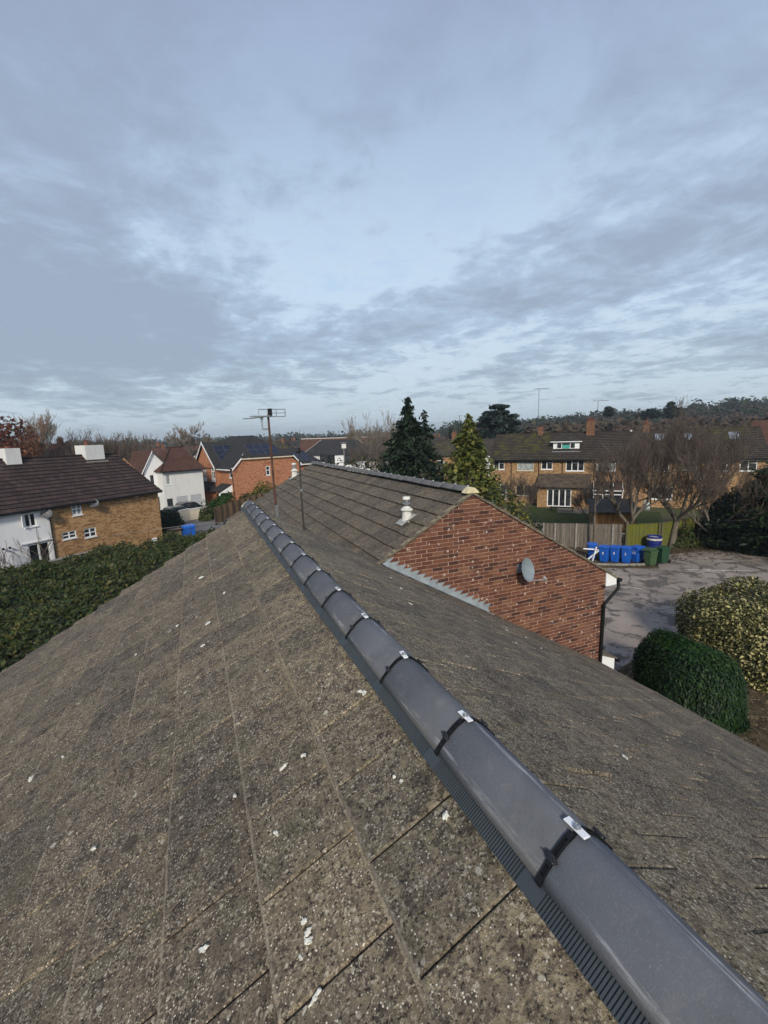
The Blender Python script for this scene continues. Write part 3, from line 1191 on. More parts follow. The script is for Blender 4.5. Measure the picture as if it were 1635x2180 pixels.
RXE = 3.85
dk = MB()
for sx in (-1, 1):
    q = [(XB, GY - .04, ZBS - .035), (XB, YF + .06, ZBS - .035), (XB + sx * RXE, YF + .06, ZBS - RXE * T - .035), (XB + sx * RXE, GY - .04, ZBS - RXE * T - .035)]
    dk.add(q, [(0, 1, 2, 3)] if sx < 0 else [(3, 2, 1, 0)])
dk.build('roof_underlay', MATS['underlay'], rear)
RTM = [tile_mesh('tile', .42, .3110, .018, 40 + i, TILE_R) for i in range(6)]
items = []
lay_tiles(rear, XB, ZBS, -1, 12, .2, GY - .055, YF + .08, .345, .44, .3165, .018, RTM, items, .048)
lay_tiles(rear, XB, ZBS, 1, 12, .2, GY - .055, YF + .08, .345, .44, .3165, .018, RTM, items, .048)
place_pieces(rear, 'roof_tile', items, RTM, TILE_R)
RM2 = ridge_mesh('ridge_tile', .45 - .006, RIDGE)
yk = GY + .12
while yk + .45 < YF + .1:
    o = link('ridge_tile', RM2, rear)
    o.location = (XB + random.uniform(-.004, .004), yk, ZB + random.uniform(-.006, .006))
    o.rotation_euler = (random.uniform(-.008, .008), random.uniform(-.02, .02), 0)
    b = MB()
    b.bevbox(-.010, .010, -.022, .022, .002, .012, .002)
    c = b.build('clip', WHITEMETAL, o)
    c.location = (0, 0, .0)
    yk += .45
b = MB()
b.poly_prism([(XB + x * 1.3, z * 1.2 - .004 + ZB) for x, z in reversed(pr)], GY - .055, GY + .118)
b.build('ridge_end_bedding', plain('cream_mortar', (.62, .55, .34), .9, 0, .3, .2, 12), rear)
# verge: undercloak board and mortar below the tile ends, both rakes
for sx in (-1, 1):
    Lr = 2.35 if sx < 0 else RXE
    for nm, d0, d1, y0, y1, mt in (('undercloak', .030, .052, GY - .050, GY + .03, plain('undercloak', (.16, .14, .11), .9, 0, .2, .35, 14)),
                                   ('verge_mortar', .002, .030, GY - .040, GY + .03, plain('verge_mortar', (.21, .185, .13), .95, 0, .2, .5, 16))):
        b = MB()
        P = [(XB, ZBS - d1), (XB + sx * Lr, ZBS - d1 - Lr * T), (XB + sx * Lr, ZBS - d0 - Lr * T), (XB, ZBS - d0)]
        b.poly_prism(P if sx > 0 else P[::-1], y0, y1)
        b.build(nm, mt, rear)
    if sx > 0:
        for k in range(10):
            s = .5 + .345 * k
            b = MB()
            bx_, bz_ = XB + s * CS, ZBS - s * SN
            b.tube([(bx_, GY - .06, bz_ - .01), (bx_ + .01, GY - .062, bz_ + .045), (bx_ + .02, GY - .03, bz_ + .05)], .005, 5)
            b.build('verge_clip', STEEL, rear)

# lead step flashing where the front roof runs into the gable
zr = lambda x: ZS - x * T + .016
k = 0
x = 2.16
while x < 4.33:
    xa, xb = x, x + .1304
    ztop = zr(xa) + .118
    b = MB()
    b.poly_prism([(xa - .02, zr(xa) - .03), (xb - .015, zr(xb) - .03), (xb - .045, ztop - .072), (xb + .028, ztop), (xa - .045, ztop + .003)], GY - .030 - .0006 * (k % 3), GY - .0155)
    b.build('step_flashing', LEAD, rear)
    x += .1304
    k += 1
b = MB()
x = 2.10
while x < 4.34:
    xb = min(x + .45, 4.36)
    v = []
    for xx in (x, xb):
        v += [(xx, GY - .205, zr(xx) + .012), (xx, GY - .195, zr(xx) + .020), (xx, GY - .033, zr(xx) + .018), (xx, GY - .026, zr(xx) + .05)]
    b.add(v, [(0, 4, 5, 1), (1, 5, 6, 2), (2, 6, 7, 3)])
    x = xb + .004
b.build('lead_apron', LEAD, rear)

# eaves box, gutter and rainwater pipe at the right of the gable
b = MB()
b.poly_prism([(WX1 + .012, 4.97), (7.80, 4.97), (7.80, 5.10), (WX1 + .012, 5.29)], GY - .025, GY + .02)
b.build('eaves_box_end', WHITEUPVC, rear)
b = MB()
b.box(WX1 + .012, 7.80, GY + .021, YF, 4.972, 4.995)
b.box(7.78, 7.80, GY + .021, YF, 4.996, 5.09)
b.build('soffit', WHITEUPVC, rear)
b = MB()
gpts = [(.062 * math.cos(a), .062 * math.sin(a)) for a in np.linspace(math.pi, 2 * math.pi, 9)]
outer = [(7.872 + x, 5.09 + z) for x, z in gpts]
inner = [(7.872 + x * .86, 5.09 + z * .86) for x, z in reversed(gpts)]
b.poly_prism(outer + inner, GY - .06, YF)
b.poly_prism(outer, GY - .075, GY - .061)
b.build('gutter', BLACK, rear)
b = MB()
b.tube([(7.872, GY + .0, 5.05), (7.872, GY - .03, 4.93), (7.83, GY - .05, 4.87), (7.44, GY - .065, 4.60), (7.405, GY - .065, 4.54), (7.375, GY - .065, 2.6)], .034, 10)
for zc_ in (4.5, 3.5):
    b.tube([(7.40, GY - .065, zc_), (7.40, GY - .065, zc_ + .06)], .042, 10)
b.build('downpipe', BLACK, rear)
b = MB()
b.tube([(7.36, GY - .02, 5.0), (7.42, GY - .07, 4.98)], .02, 6)
b.build('overflow_pipe', BLACK, rear)
# lean-to at the foot of the side wall
b = MB()
b.poly_prism([(7.50, 2.80), (7.93, 2.80), (7.93, 3.13), (7.50, 3.30)], GY + .02, GY + 3.6)
lean = b.build('lean_to', WHITEUPVC, rear)
b = MB()
b.poly_prism([(7.48, 3.315), (7.98, 3.118), (7.98, 3.15), (7.48, 3.348)], GY - .02, GY + 3.65)
b.build('lean_to_roof', TILE_R, rear)
b = MB()
b.tube([(8.02, GY - .03, 3.07), (8.02, GY + 3.6, 3.07)], .05, 8)
b.build('lean_to_gutter', BLACK, rear)

# roof vents on the left slope


def roof_vent(x, y, sc=1.0, tint=plain('dull_cream', (.62, .61, .57), .7, 0, .3, .2, 14)):
    frv = slope_frame(XB, ZBS, -1)
    z = ZBS - (XB - x) * T
    v = link('roof_vent', None, rear)
    v.location = (x, y, z)
    b = MB()
    m0 = frv.to_3x3().to_4x4()
    b.box(-.15 * sc, .15 * sc, -.20 * sc, .18 * sc, .026, .034, m0)
    b.build('flashing_plate', plain('pale_lead', (.34, .34, .32), .6, .1, .4, .3, 12), v)
    b = MB()
    b.lathe([(.105 * sc, -.03), (.085 * sc, .17 * sc), (.080 * sc, .19 * sc)], 18)
    b.build('flue_base', tint, v)
    b = MB()
    b.lathe([(.080 * sc, .186 * sc), (.118 * sc, .190 * sc), (.118 * sc, .215 * sc), (.058 * sc, .262 * sc), (.050 * sc, .275 * sc)], 18)
    b.build('storm_collar', tint, v)
    b = MB()
    b.lathe([(.050 * sc, .270 * sc), (.050 * sc, .300 * sc), (.078 * sc, .305 * sc), (.078 * sc, .325 * sc), (.05 * sc, .345 * sc), (.05 * sc, .40 * sc)], 18)
    b.build('flue', STEEL, v)
    b = MB()
    b.lathe([(.05 * sc, .40 * sc), (.074 * sc, .402 * sc), (.078 * sc, .425 * sc), (.072 * sc, .455 * sc), (.02 * sc, .462 * sc)], 18)
    b.build('cowl', tint, v)


roof_vent(2.98, 7.92, 1.0)
roof_vent(3.08, 19.0, 1.25)

# ------------------------------------------------------------------ dish and aerials
dish = thing('satellite_dish', 'round grey satellite dish on the red brick gable', 'satellite dish', (5.10, GY - .26, 5.76))
nd = Vector((.34, -.90, .26)).normalized()
q = nd.to_track_quat('Z', 'Y').to_matrix().to_4x4()
b = MB()
N = 28
prof = [(0, -.060), (.08, -.056), (.15, -.040), (.21, -.018), (.245, 0), (.252, .004), (.252, -.004), (.21, -.028), (.14, -.052), (.0, -.072)]
vv, ff = [], []
for r_, z_ in prof:
    for k in range(N):
        a = 2 * math.pi * k / N
        vv.append((max(r_, .001) * math.cos(a) * .86, max(r_, .001) * math.sin(a) * .93, z_))
for i in range(len(prof) - 1):
    for k in range(N):
        ff.append((i * N + k, i * N + (k + 1) % N, (i + 1) * N + (k + 1) % N, (i + 1) * N + k))
b.add(vv, ff, q)
b.build('reflector', DISHGREY, dish, True)
b = MB()
foot = q @ Vector((0, 0, -.05))
low = Vector((.03, -.01, -.22))
lnb = Vector((.36, -.10, -.235))
b.tube([low, lnb], .011, 6)
b.build('feed_arm', DISHGREY, dish)
b = MB()
b.tube([lnb + Vector((.01, 0, -.01)), lnb + Vector((-.01, 0, .03)), lnb + Vector((-.05, .02, .07))], [.018, .028, .026], 10)
b.build('feed_horn', plain('lnb_grey', (.30, .29, .28), .5), dish)
b = MB()
b.tube([foot, Vector((-.03, .14, -.04)), Vector((-.03, .245, -.04))], .02, 8)
b.box(-.08, .02, .234, .247, -.12, .05)
b.build('wall_bracket', DISHGREY, dish)


def yagi(parent, c, ax, n, el, z, tilt=0, thick=1.0):
    """a boom along ax with n crossing elements"""
    ax = Vector(ax).normalized()
    cr = Vector((0, 0, 1)).cross(ax).normalized()
    L = .09 * n
    b = MB()
    b.tube([c - ax * L * .35, c + ax * L * .65], .009 * thick, 6)
    b.build('boom', STEEL, parent)
    for i in range(n):
        p = c + ax * (L * (-.33 + i / (n - 1) * .96))
        w = el * (1.0 - .35 * i / n)
        b = MB()
        b.tube([p - cr * w, p + cr * w], .005 * thick, 5)
        b.build('element', STEEL, parent)


a1 = thing('tv_aerial', 'tall rusty aerial mast with panel antenna at the far end of the foreground ridge', 'aerial', (.40, 7.33, 7.10))
b = MB()
b.tube([(0, 0, .0), (-.015, 0, .55), (-.03, 0, 1.72)], [.021, .019, .017], 10)
b.build('mast', RUST, a1)
b = MB()
b.tube([(0, 0, -.02), (0, 0, .3)], .034, 10)
b.build('mast_sleeve', STEEL, a1)
b = MB()
b.tube([(-.01, 0, 1.50), (-.13, .0, 1.50), (-.13, 0, 1.66)], .012, 6)
b.box(-.15, -.11, -.015, .015, 1.64, 1.69)
b.build('offset_bracket', STEEL, a1)
b = MB()
fl = [(-.17, 1.69), (.24, 1.69), (.24, 1.80), (-.17, 1.80)]
for (p_, q_) in ((0, 1), (1, 2), (2, 3), (3, 0)):
    b.tube([(fl[p_][0], .02, fl[p_][1]), (fl[q_][0], .02, fl[q_][1])], .007, 5)
b.tube([(.04, .02, 1.745), (.24, .02, 1.745)], .006, 5)
b.tube([(-.02, .02, 1.69), (-.02, .02, 1.80)], .014, 6)
b.tube([(.10, .02, 1.69), (.10, .02, 1.80)], .006, 5)
b.build('reflector_grid', STEEL, a1)
b = MB()
b.box(-.03, .03, -.03, .03, 1.70, 1.81)
b.build('dipole_box', BLACK, a1)
b = MB()
b.add([(-.02, -.02, 1.685), (-.30, -.10, 1.66), (-.30, -.06, 1.655), (-.02, .06, 1.70), (-.02, -.02, 1.70), (-.30, -.10, 1.672), (-.30, -.06, 1.668), (-.02, .06, 1.715)],
      [(0, 1, 2, 3), (7, 6, 5, 4), (0, 4, 5, 1), (1, 5, 6, 2), (2, 6, 7, 3)])
b.tube([(-.30, -.08, 1.663), (-.42, -.12, 1.655)], .008, 5)
b.box(-.30, -.02, -.09, .05, 1.688, 1.702)
b.build('director_boom', STEEL, a1)

a2 = thing('aerial_mast', 'shorter bare steel mast standing on the foreground roof edge before the grey slope', 'aerial', (.82, 7.33, 6.93))
b = MB()
b.tube([(0, 0, 0), (-.01, 0, .6), (-.005, 0, 1.30)], [.016, .014, .012], 8)
b.build('mast', plain('dark_mast', (.045, .04, .038), .6, .3), a2)
b = MB()
b.tube([(-.06, 0, 1.29), (.05, 0, 1.31)], .012, 6)
b.tube([(0, 0, 1.27), (0, 0, 1.36)], .018, 8)
b.build('mast_head', BLACK, a2)
b = MB()
b.tube([(-.004, 0, .66), (-.004, 0, .70)], .027, 8)
b.build('clamp', STEEL, a2)

# ------------------------------------------------------------------ helpers for buildings


def wall_panel(name, x0, x1, z0, z1, mtl, parent, openings=(), m=None, top=None, reveal=.12):
    """a wall face at y=0 looking to -y with real openings and reveals; top: extra polygon above z1 (gable)"""
    b = MB()
    xs = sorted({x0, x1, *[v for o in openings for v in o[:2] if x0 < v < x1]})
    zs = sorted({z0, z1, *[v for o in openings for v in o[2:4] if z0 < v < z1]})
    for i in range(len(xs) - 1):
        for k in range(len(zs) - 1):
            cx, cz = (xs[i] + xs[i + 1]) / 2, (zs[k] + zs[k + 1]) / 2
            if any(o[0] < cx < o[1] and o[2] < cz < o[3] for o in openings):
                continue
            b.add([(xs[i], 0, zs[k]), (xs[i + 1], 0, zs[k]), (xs[i + 1], 0, zs[k + 1]), (xs[i], 0, zs[k + 1])], [(0, 1, 2, 3)], m)
    for o in openings:
        a, c, e, f = o[:4]
        r = reveal
        b.add([(a, 0, e), (c, 0, e), (c, 0, f), (a, 0, f), (a, r, e), (c, r, e), (c, r, f), (a, r, f)],
              [(0, 4, 5, 1), (1, 5, 6, 2), (2, 6, 7, 3), (3, 7, 4, 0)], m)
    if top:
        b.add([(p[0], 0, p[1]) for p in top], [tuple(range(len(top)))], m)
    return b.build(name, mtl, parent)


def window(parent, x0, x1, z0, z1, cols=2, trans=(), m=None, frame=WHITEUPVC, glass=GLASS, fr=.055, y=.05, sill=True, name='window', widths=None, panemats=None):
    """frame > panes, sill. trans: list of (column, height fraction) transom bars"""
    b = MB()
    d0, d1 = y - .02, y + .045
    b.box(x0, x0 + fr, d0, d1, z0, z1, m)
    b.box(x1 - fr, x1, d0, d1, z0, z1, m)
    b.box(x0 + fr, x1 - fr, d0, d1, z0, z0 + fr, m)
    b.box(x0 + fr, x1 - fr, d0, d1, z1 - fr, z1, m)
    ws = widths or [1] * cols
    tot = sum(ws)
    edges = [x0]
    for w in ws:
        edges.append(edges[-1] + (x1 - x0) * w / tot)
    for e in edges[1:-1]:
        b.box(e - fr * .6, e + fr * .6, d0 + .003, d1 - .003, z0 + fr, z1 - fr, m)
    cells = []
    for c in range(cols):
        cuts = [z0] + sorted(z0 + (z1 - z0) * h for (cc, h) in trans if cc == c) + [z1]
        for h in cuts[1:-1]:
            b.box(edges[c] + fr * .6, edges[c + 1] - fr * .6, d0 + .006, d1 - .006, h - fr * .5, h + fr * .5, m)
        for k in range(len(cuts) - 1):
            cells.append((edges[c], edges[c + 1], cuts[k], cuts[k + 1], c))
    w = b.build(name, frame, parent)
    for i, (a, c, e, f, col) in enumerate(cells):
        p = MB()
        p.box(a + .01, c - .01, y + .012, y + .02, e + .01, f - .01, m)
        p.build('pane', (panemats or {}).get(i, glass), w)
    if sill:
        s = MB()
        s.box(x0 - .05, x1 + .05, -.06, .03, z0 - .06, z0 - .002, m)
        s.build('sill', frame, w)
    return w


def roof_plane(name, a, b_, c, d, gauge, mtl, parent, step=.03, th=.05):
    """stepped courses between eave a->b_ and ridge d->c (a below d, b_ below c)"""
    a, b_, c, d = map(Vector, (a, b_, c, d))
    L = ((d - a).length + (c - b_).length) / 2
    n = max(1, round(L / gauge))
    nor = (b_ - a).cross(d - a).normalized()
    mb = MB()
    mb.uv = []
    el = (b_ - a).normalized()
    for i in range(n):
        t0, t1 = i / n, min(1, (i + 1.12) / n)
        p0, p1 = a.lerp(d, t0) + nor * (step + th), b_.lerp(c, t0) + nor * (step + th)
        q0, q1 = a.lerp(d, t1) + nor * th, b_.lerp(c, t1) + nor * th
        l0, l1 = p0 - nor * (step + .004), p1 - nor * (step + .004)
        mb.add([l0, l1, p1, p0, q1, q0], [(0, 1, 2, 3), (3, 2, 4, 5)])
        off = (i % 2) * 0.0

        def uv(v, t):
            return ((v - a).dot(el) + off, t * L + .01)
        mb.uv.append([uv(l0, t0), uv(l1, t0), uv(p1, t0), uv(p0, t0)])
        mb.uv.append([uv(p0, t0), uv(p1, t0), uv(q1, t1), uv(q0, t1)])
    # thickness along the sides
    k = len(mb.v)
    return mb.build(name, mtl, parent)


def chimney(parent, x0, x1, y0, y1, z0, z1, mtl, pots=((.5, .35),), cap=True, name='chimney', potm=TERRACOTTA):
    b = MB()
    b.box(x0, x1, y0, y1, z0, z1)
    if cap:
        b.box(x0 - .05, x1 + .05, y0 - .05, y1 + .05, z1 - .16, z1 - .04)
    c = b.build(name, mtl, parent)
    for fx, h in pots:
        p = MB()
        m = Matrix.Translation((x0 + (x1 - x0) * fx, (y0 + y1) / 2, z1))
        p.lathe([(.15, -.01), (.14, .06), (.12, .1), (.11, h - .05), (.135, h - .03), (.135, h), (.09, h)], 10, m)
        p.build('chimney_pot', potm, c)
    return c


def rot_left(x, y):
    """matrix putting a panel (built along +x at y=0) on a face running away along local y at x, looking to -x"""
    return Matrix.Translation((x, y, 0)) @ Matrix.Rotation(R(-90), 4, 'Z')


def wall_dish(label, parent_frame, loc, nrm, rad=.38, mtl=DISHGREY):
    t_ = thing('satellite_dish', label, 'satellite dish', parent_frame @ Vector(loc))
    b = MB()
    q = (parent_frame.to_3x3() @ Vector(nrm)).normalized().to_track_quat('Z', 'Y').to_matrix().to_4x4()
    N = 18
    pf = [(.01, -.07), (.5 * rad, -.055), (.85 * rad, -.02), (rad, 0), (.8 * rad, -.04), (.01, -.09)]
    b.lathe(pf, N, q)
    b.build('reflector', mtl, t_, True)
    b = MB()
    e = q @ Vector((0, -rad * .9, .33))
    b.tube([q @ Vector((0, -rad * .95, 0)), e], .014, 5)
    b.tube([e, e + Vector((0, 0, .09))], .035, 6)
    b.build('feed_arm', mtl, t_)
    inw = parent_frame.to_3x3() @ Vector((0, 1, 0))
    b = MB()
    b.tube([(0, 0, -.02), Vector((0, 0, -.02)) + inw * -loc[1]], .025, 6)
    b.build('wall_bracket', mtl, t_)
    return t_


# ------------------------------------------------------------------ cottages on the left
CA = math.atan2(.689, .725)
CF = Matrix.Translation((-3.7, 41.4, 0)) @ Matrix.Rotation(CA, 4, 'Z')
YR, ZE, ZRG = 3.6, 4.62, 7.60


def cottage_roof(parent, x0, x1, hipR=0.0):
    roof_plane('roof', (x0, -.28, ZE - .14), (x1 + (.22 if hipR else 0), -.28, ZE - .14), (x1 - hipR, YR, ZRG), (x0, YR, ZRG), .36, ROOF_COT, parent, .05)
    roof_plane('roof', (x1 + (.22 if hipR else 0), 2 * YR + .28, ZE - .14), (x0, 2 * YR + .28, ZE - .14), (x0, YR, ZRG), (x1 - hipR, YR, ZRG), .36, ROOF_COT, parent, .05)
    if hipR:
        roof_plane('roof', (x1 + .22, -.28, ZE - .14), (x1 + .22, 2 * YR + .28, ZE - .14), (x1 - hipR, YR + .05, ZRG), (x1 - hipR, YR - .05, ZRG), .36, ROOF_COT, parent, .05)
    b = MB()
    b.tube([(x0, YR, ZRG + .05), (x1 - hipR, YR, ZRG + .05)], .10, 8)
    b.build('ridge', ROOF_COT, parent)
    b = MB()
    b.tube([(x0, -.36, ZE - .15), (x1 + .1, -.36, ZE - .15)], .055, 6)
    b.build('gutter', BLACK, parent)


cb = thing('brown_brick_cottage', 'yellow-brown brick cottage with dark tiled roof and one white chimney with a pot', 'house', (-3.7, 41.4, 0), CA)
ops = [(-6.95, -6.27, 3.68, 4.56), (-7.8, -6.87, 2.18, 2.68), (-6.34, -5.48, 1.98, 2.63)]
wall_panel('wall', -8.38, 0, 0, ZE, WALL_BROWN, cb, ops)
b = MB()
b.add([(0, 0, 0), (0, 2 * YR, 0), (0, 2 * YR, ZE), (0, YR, ZRG - .3), (0, 0, ZE)], [(0, 1, 2, 3, 4)])
b.add([(0, 2 * YR, 0), (-8.38, 2 * YR, 0), (-8.38, 2 * YR, ZE), (0, 2 * YR, ZE)], [(0, 1, 2, 3)])
b.build('wall', WALL_BROWN, cb)
window(cb, *ops[0], 2, ((0, .5), (1, .5)), glass=GLASSLITE, fr=.07)
window(cb, *ops[1], 2, ((0, .5), (1, .5)), fr=.06)
window(cb, *ops[2], 2, ((0, .5), (1, .5)), fr=.06)
cottage_roof(cb, -8.38, 0, .7)
chimney(cb, -3.45, -1.95, 3.1, 4.3, 7.0, 8.42, OFFWHITE, ((.35, .42),), False)
b = MB()
b.box(-3.55, -1.85, 2.85, 3.09, 7.05, 7.20)
b.build('chimney_flashing', CONCRETE, cb)
b = MB()
b.poly_prism([(-2.1, 4.33), (-1.9, 4.33), (-1.88, 4.5), (-2.0, 4.62), (-2.12, 4.5)], -.09, -.002)
b.build('alarm_box', WHITEUPVC, cb)

cw = thing('white_cottage', 'white rendered cottage with open casement window joined to the brown brick cottage', 'house', (-3.7, 41.4, 0), CA)
ops = [(-9.9, -9.22, 3.44, 4.30), (-9.95, -8.66, .9, 2.34)]
wall_panel('wall', -16, -8.384, 0, ZE, WHITEPAINT, cw, ops)
b = MB()
b.add([(-16, 2 * YR, 0), (-16, 0, 0), (-16, 0, ZE), (-16, YR, ZRG), (-16, 2 * YR, ZE)], [(0, 1, 2, 3, 4)])
b.build('wall', WHITEPAINT, cw)
window(cw, *ops[0], 2, (), fr=.07)
window(cw, *ops[1], 2, (), fr=.09, name='patio_door', sill=False)
b = MB()
b.box(-10.25, -9.9, -.06, -.02, 3.5, 4.26, Matrix.Translation((-9.9, 0, 0)) @ Matrix.Rotation(R(38), 4, 'Z') @ Matrix.Translation((9.9, 0, 0)))
b.build('open_casement', WHITEUPVC, cw)
b = MB()
b.box(-10.3, -8.45, -.10, -.003, 2.40, 2.47)
b.build('drip_ledge', OFFWHITE, cw)
b = MB()
b.box(-10.05, -9.05, -.09, -.003, 4.33, 4.38)
b.build('drip_ledge', OFFWHITE, cw)
cottage_roof(cw, -16, -8.384)
chimney(cw, -8.75, -7.85, 3.1, 4.3, 7.0, 8.38, OFFWHITE, ((.5, .16),), False)
b = MB()
b.tube([(-8.44, -.34, ZE - .2), (-8.44, -.08, ZE - .45), (-8.44, -.07, .1)], .04, 6)
b.build('downpipe', BLACK, cw)
b = MB()
for xx in (-11.3, -10.95):
    b.tube([(xx, -.01, 2.42), (xx, -.16, 2.45)], .03, 6)
    b.tube([(xx, -.14, 2.38), (xx - .05, -.22, 2.46)], .06, 8)
b.build('flood_lamp', BLACK, cw)
wall_dish('dark grey satellite dish at the corner of the white cottage by the downpipe', CF, (-8.75, -.35, 4.16), (-.55, -.5, .35), .33, plain('dark_dish', (.09, .095, .10), .5))
wall_dish('dark grey satellite dish under the eaves of the brown brick cottage', CF, (-5.6, -.35, 4.38), (-.45, -.5, .45), .33, plain('dark_dish', (.09, .095, .10), .5))

# ------------------------------------------------------------------ terrace on the right
TA = math.atan2(-.735, .678)
TF = Matrix.Translation((32.3, 46.0, 0)) @ Matrix.Rotation(TA, 4, 'Z')
TE, TRZ, TD = 5.15, 8.05, 8.0


def terr_window(parent, x0, x1, z0, z1, kind, op):
    op.append((x0, x1, z0, z1))
    return (parent, x0, x1, z0, z1, kind)


def make_terrace(x0, x1, label, wins, grd, hipR=False, wallm=WALL_TERR, name='terraced_house'):
    t_ = thing(name, label, 'house', (32.3, 46.0, 0), TA)
    ops = [w[:4] for w in wins] + [w[:4] for w in grd]
    wall_panel('wall', x0, x1, 0, TE, wallm, t_, ops)
    b = MB()
    b.add([(x0, TD, 0), (x1, TD, 0), (x1, TD, TE), (x0, TD, TE)], [(3, 2, 1, 0)])
    if x0 < .1:
        b.add([(x0, 0, 0), (x0, TD, 0), (x0, TD, TE), (x0, TD / 2, TRZ - .1), (x0, 0, TE)], [(4, 3, 2, 1, 0)])
    if x1 > 25:
        b.add([(x1, 0, 0), (x1, TD, 0), (x1, TD, TE), (x1, TD / 2, TRZ - .1), (x1, 0, TE)], [(0, 1, 2, 3, 4)])
    if b.v:
        b.build('wall', wallm, t_)
    for w in list(wins) + list(grd):
        window(t_, *w[:4], **w[4])
    e0 = x0 - (.15 if x0 < .1 else 0)
    e1 = x1 + (.15 if x1 > 25 else 0)
    roof_plane('roof', (e0, -.35, TE - .05), (e1, -.35, TE - .05), (e1, TD / 2, TRZ), (e0, TD / 2, TRZ), .31, ROOF_TERR, t_, .055)
    roof_plane('roof', (e1, TD + .35, TE - .05), (e0, TD + .35, TE - .05), (e0, TD / 2, TRZ), (e1, TD / 2, TRZ), .31, ROOF_TERR, t_, .055)
    b = MB()
    b.tube([(e0, TD / 2, TRZ + .05), (e1, TD / 2, TRZ + .05)], .09, 6)
    b.build('ridge', ROOF_TERR, t_)
    b = MB()
    b.box(e0, e1, -.33, -.30, TE - .18, TE - .05)
    b.build('fascia', WHITEUPVC if x1 > 25 else plain('dark_fascia', (.03, .026, .022), .6), t_)
    b = MB()
    b.tube([(e0, -.40, TE - .09), (e1, -.40, TE - .09)], .055, 6)
    b.build('gutter', BLACK, t_)
    return t_


def pipe(parent, x, z1=TE - .1):
    b = MB()
    b.tube([(x, -.38, z1), (x, -.07, z1 - .35), (x, -.06, .05)], .045, 6)
    b.build('downpipe', plain('brown_pipe', (.035, .02, .016), .5), parent)


W3 = dict(cols=3, trans=((1, .75),), fr=.075)
W2 = dict(cols=2, trans=((1, .72),), fr=.075)
W2L = dict(cols=2, trans=((0, .72),), fr=.075)
h1 = make_terrace(0, 5.62, 'left end terraced house of golden brick with a tall aerial mast and mossy roof',
                  [(.35, 1.64, 4.0, 5.05, W2), (3.12, 4.98, 3.88, 5.08, dict(cols=2, widths=[1, 2], glass=GLASSLITE, fr=.05, frame=CREAM))],
                  [(.38, 1.9, .35, 2.22, dict(cols=2, trans=((0, .72), (1, .34)), fr=.08)), (3.0, 4.9, .9, 2.2, dict(cols=2, fr=.06, frame=CREAM))])
h2 = make_terrace(5.63, 11.3, 'terraced house with white dormer and folding glazed doors under a brown lean-to',
                  [(5.8, 7.05, 4.02, 5.08, W2), (8.45, 10.36, 3.85, 5.08, W3)], [])
h3 = make_terrace(11.31, 16.9, 'terraced house of golden brick with white-framed conservatory behind the bare trees',
                  [(11.6, 13.5, 3.87, 5.07, dict(cols=3, trans=((1, .75),), fr=.07, glass=GLASSLITE)), (14.9, 16.2, 4.03, 5.06, W2L)], [])
h4 = make_terrace(16.91, 21.5, 'terraced house with rooflight half hidden by bare branches',
                  [(17.0, 18.45, 3.89, 5.05, W3), (19.6, 20.9, 4.0, 5.05, W2)], [(16.98, 18.95, .9, 2.24, dict(cols=2, fr=.08))])
h5 = make_terrace(21.51, 26.6, 'right end terraced house with white fascia and red-brown roof end',
                  [(22.0, 23.4, 3.9, 5.0, W2), (24.4, 25.8, 3.9, 5.0, W2)], [])
pipe(h1, 2.45)
pipe(h1, 5.55)
pipe(h2, 8.1)
pipe(h3, 11.4)
pipe(h4, 17.0)

# dormer on the second house
dorm = link('dormer', None, h2)
dy = 1.35
b = MB()
b.box(6.92, 9.78, dy, dy + 2.0, 6.0, 7.12)
b.build('dormer_cheek', plain('lead_grey_cheek', (.10, .105, .11), .6), dorm)
b = MB()
b.box(6.95, 9.75, dy - .05, dy - .002, 6.18, 7.08)
b.build('dormer_front', WHITEUPVC, dorm)
md = Matrix.Translation((0, dy - .06, 0))
window(dorm, 7.32, 9.33, 6.32, 7.0, 3, (), md, y=-.02, fr=.06, widths=[.7, 1.15, .7], sill=False)
b = MB()
b.box(7.93, 8.72, dy - .115, dy - .105, 6.34, 6.74)
b.build('blind', TEAL, dorm)
roof_plane('dormer_roof', (6.7, dy - .3, 7.12), (9.98, dy - .3, 7.12), (8.95, TD / 2 - .3, 7.98), (7.75, TD / 2 - .3, 7.98), .3, ROOF_TERR, dorm)
roof_plane('dormer_roof', (9.98, dy - .3, 7.12), (9.98, TD / 2 - .6, 7.12), (8.95, TD / 2 - .3, 7.98), (8.95, TD / 2 - .32, 7.98), .3, ROOF_TERR, dorm)
roof_plane('dormer_roof', (6.7, TD / 2 - .6, 7.12), (6.7, dy - .3, 7.12), (7.75, TD / 2 - .32, 7.98), (7.75, TD / 2 - .3, 7.98), .3, ROOF_TERR, dorm)
b = MB()
b.box(6.66, 10.02, dy - .34, dy - .29, 7.06, 7.15)
b.build('dormer_fascia', WHITEUPVC, dorm)
b = MB()
b.box(6.85, 9.85, dy - .55, dy - .03, 5.98, 6.05, Matrix.Translation((0, 0, -.02)))
b.build('dormer_apron', LEAD, dorm)
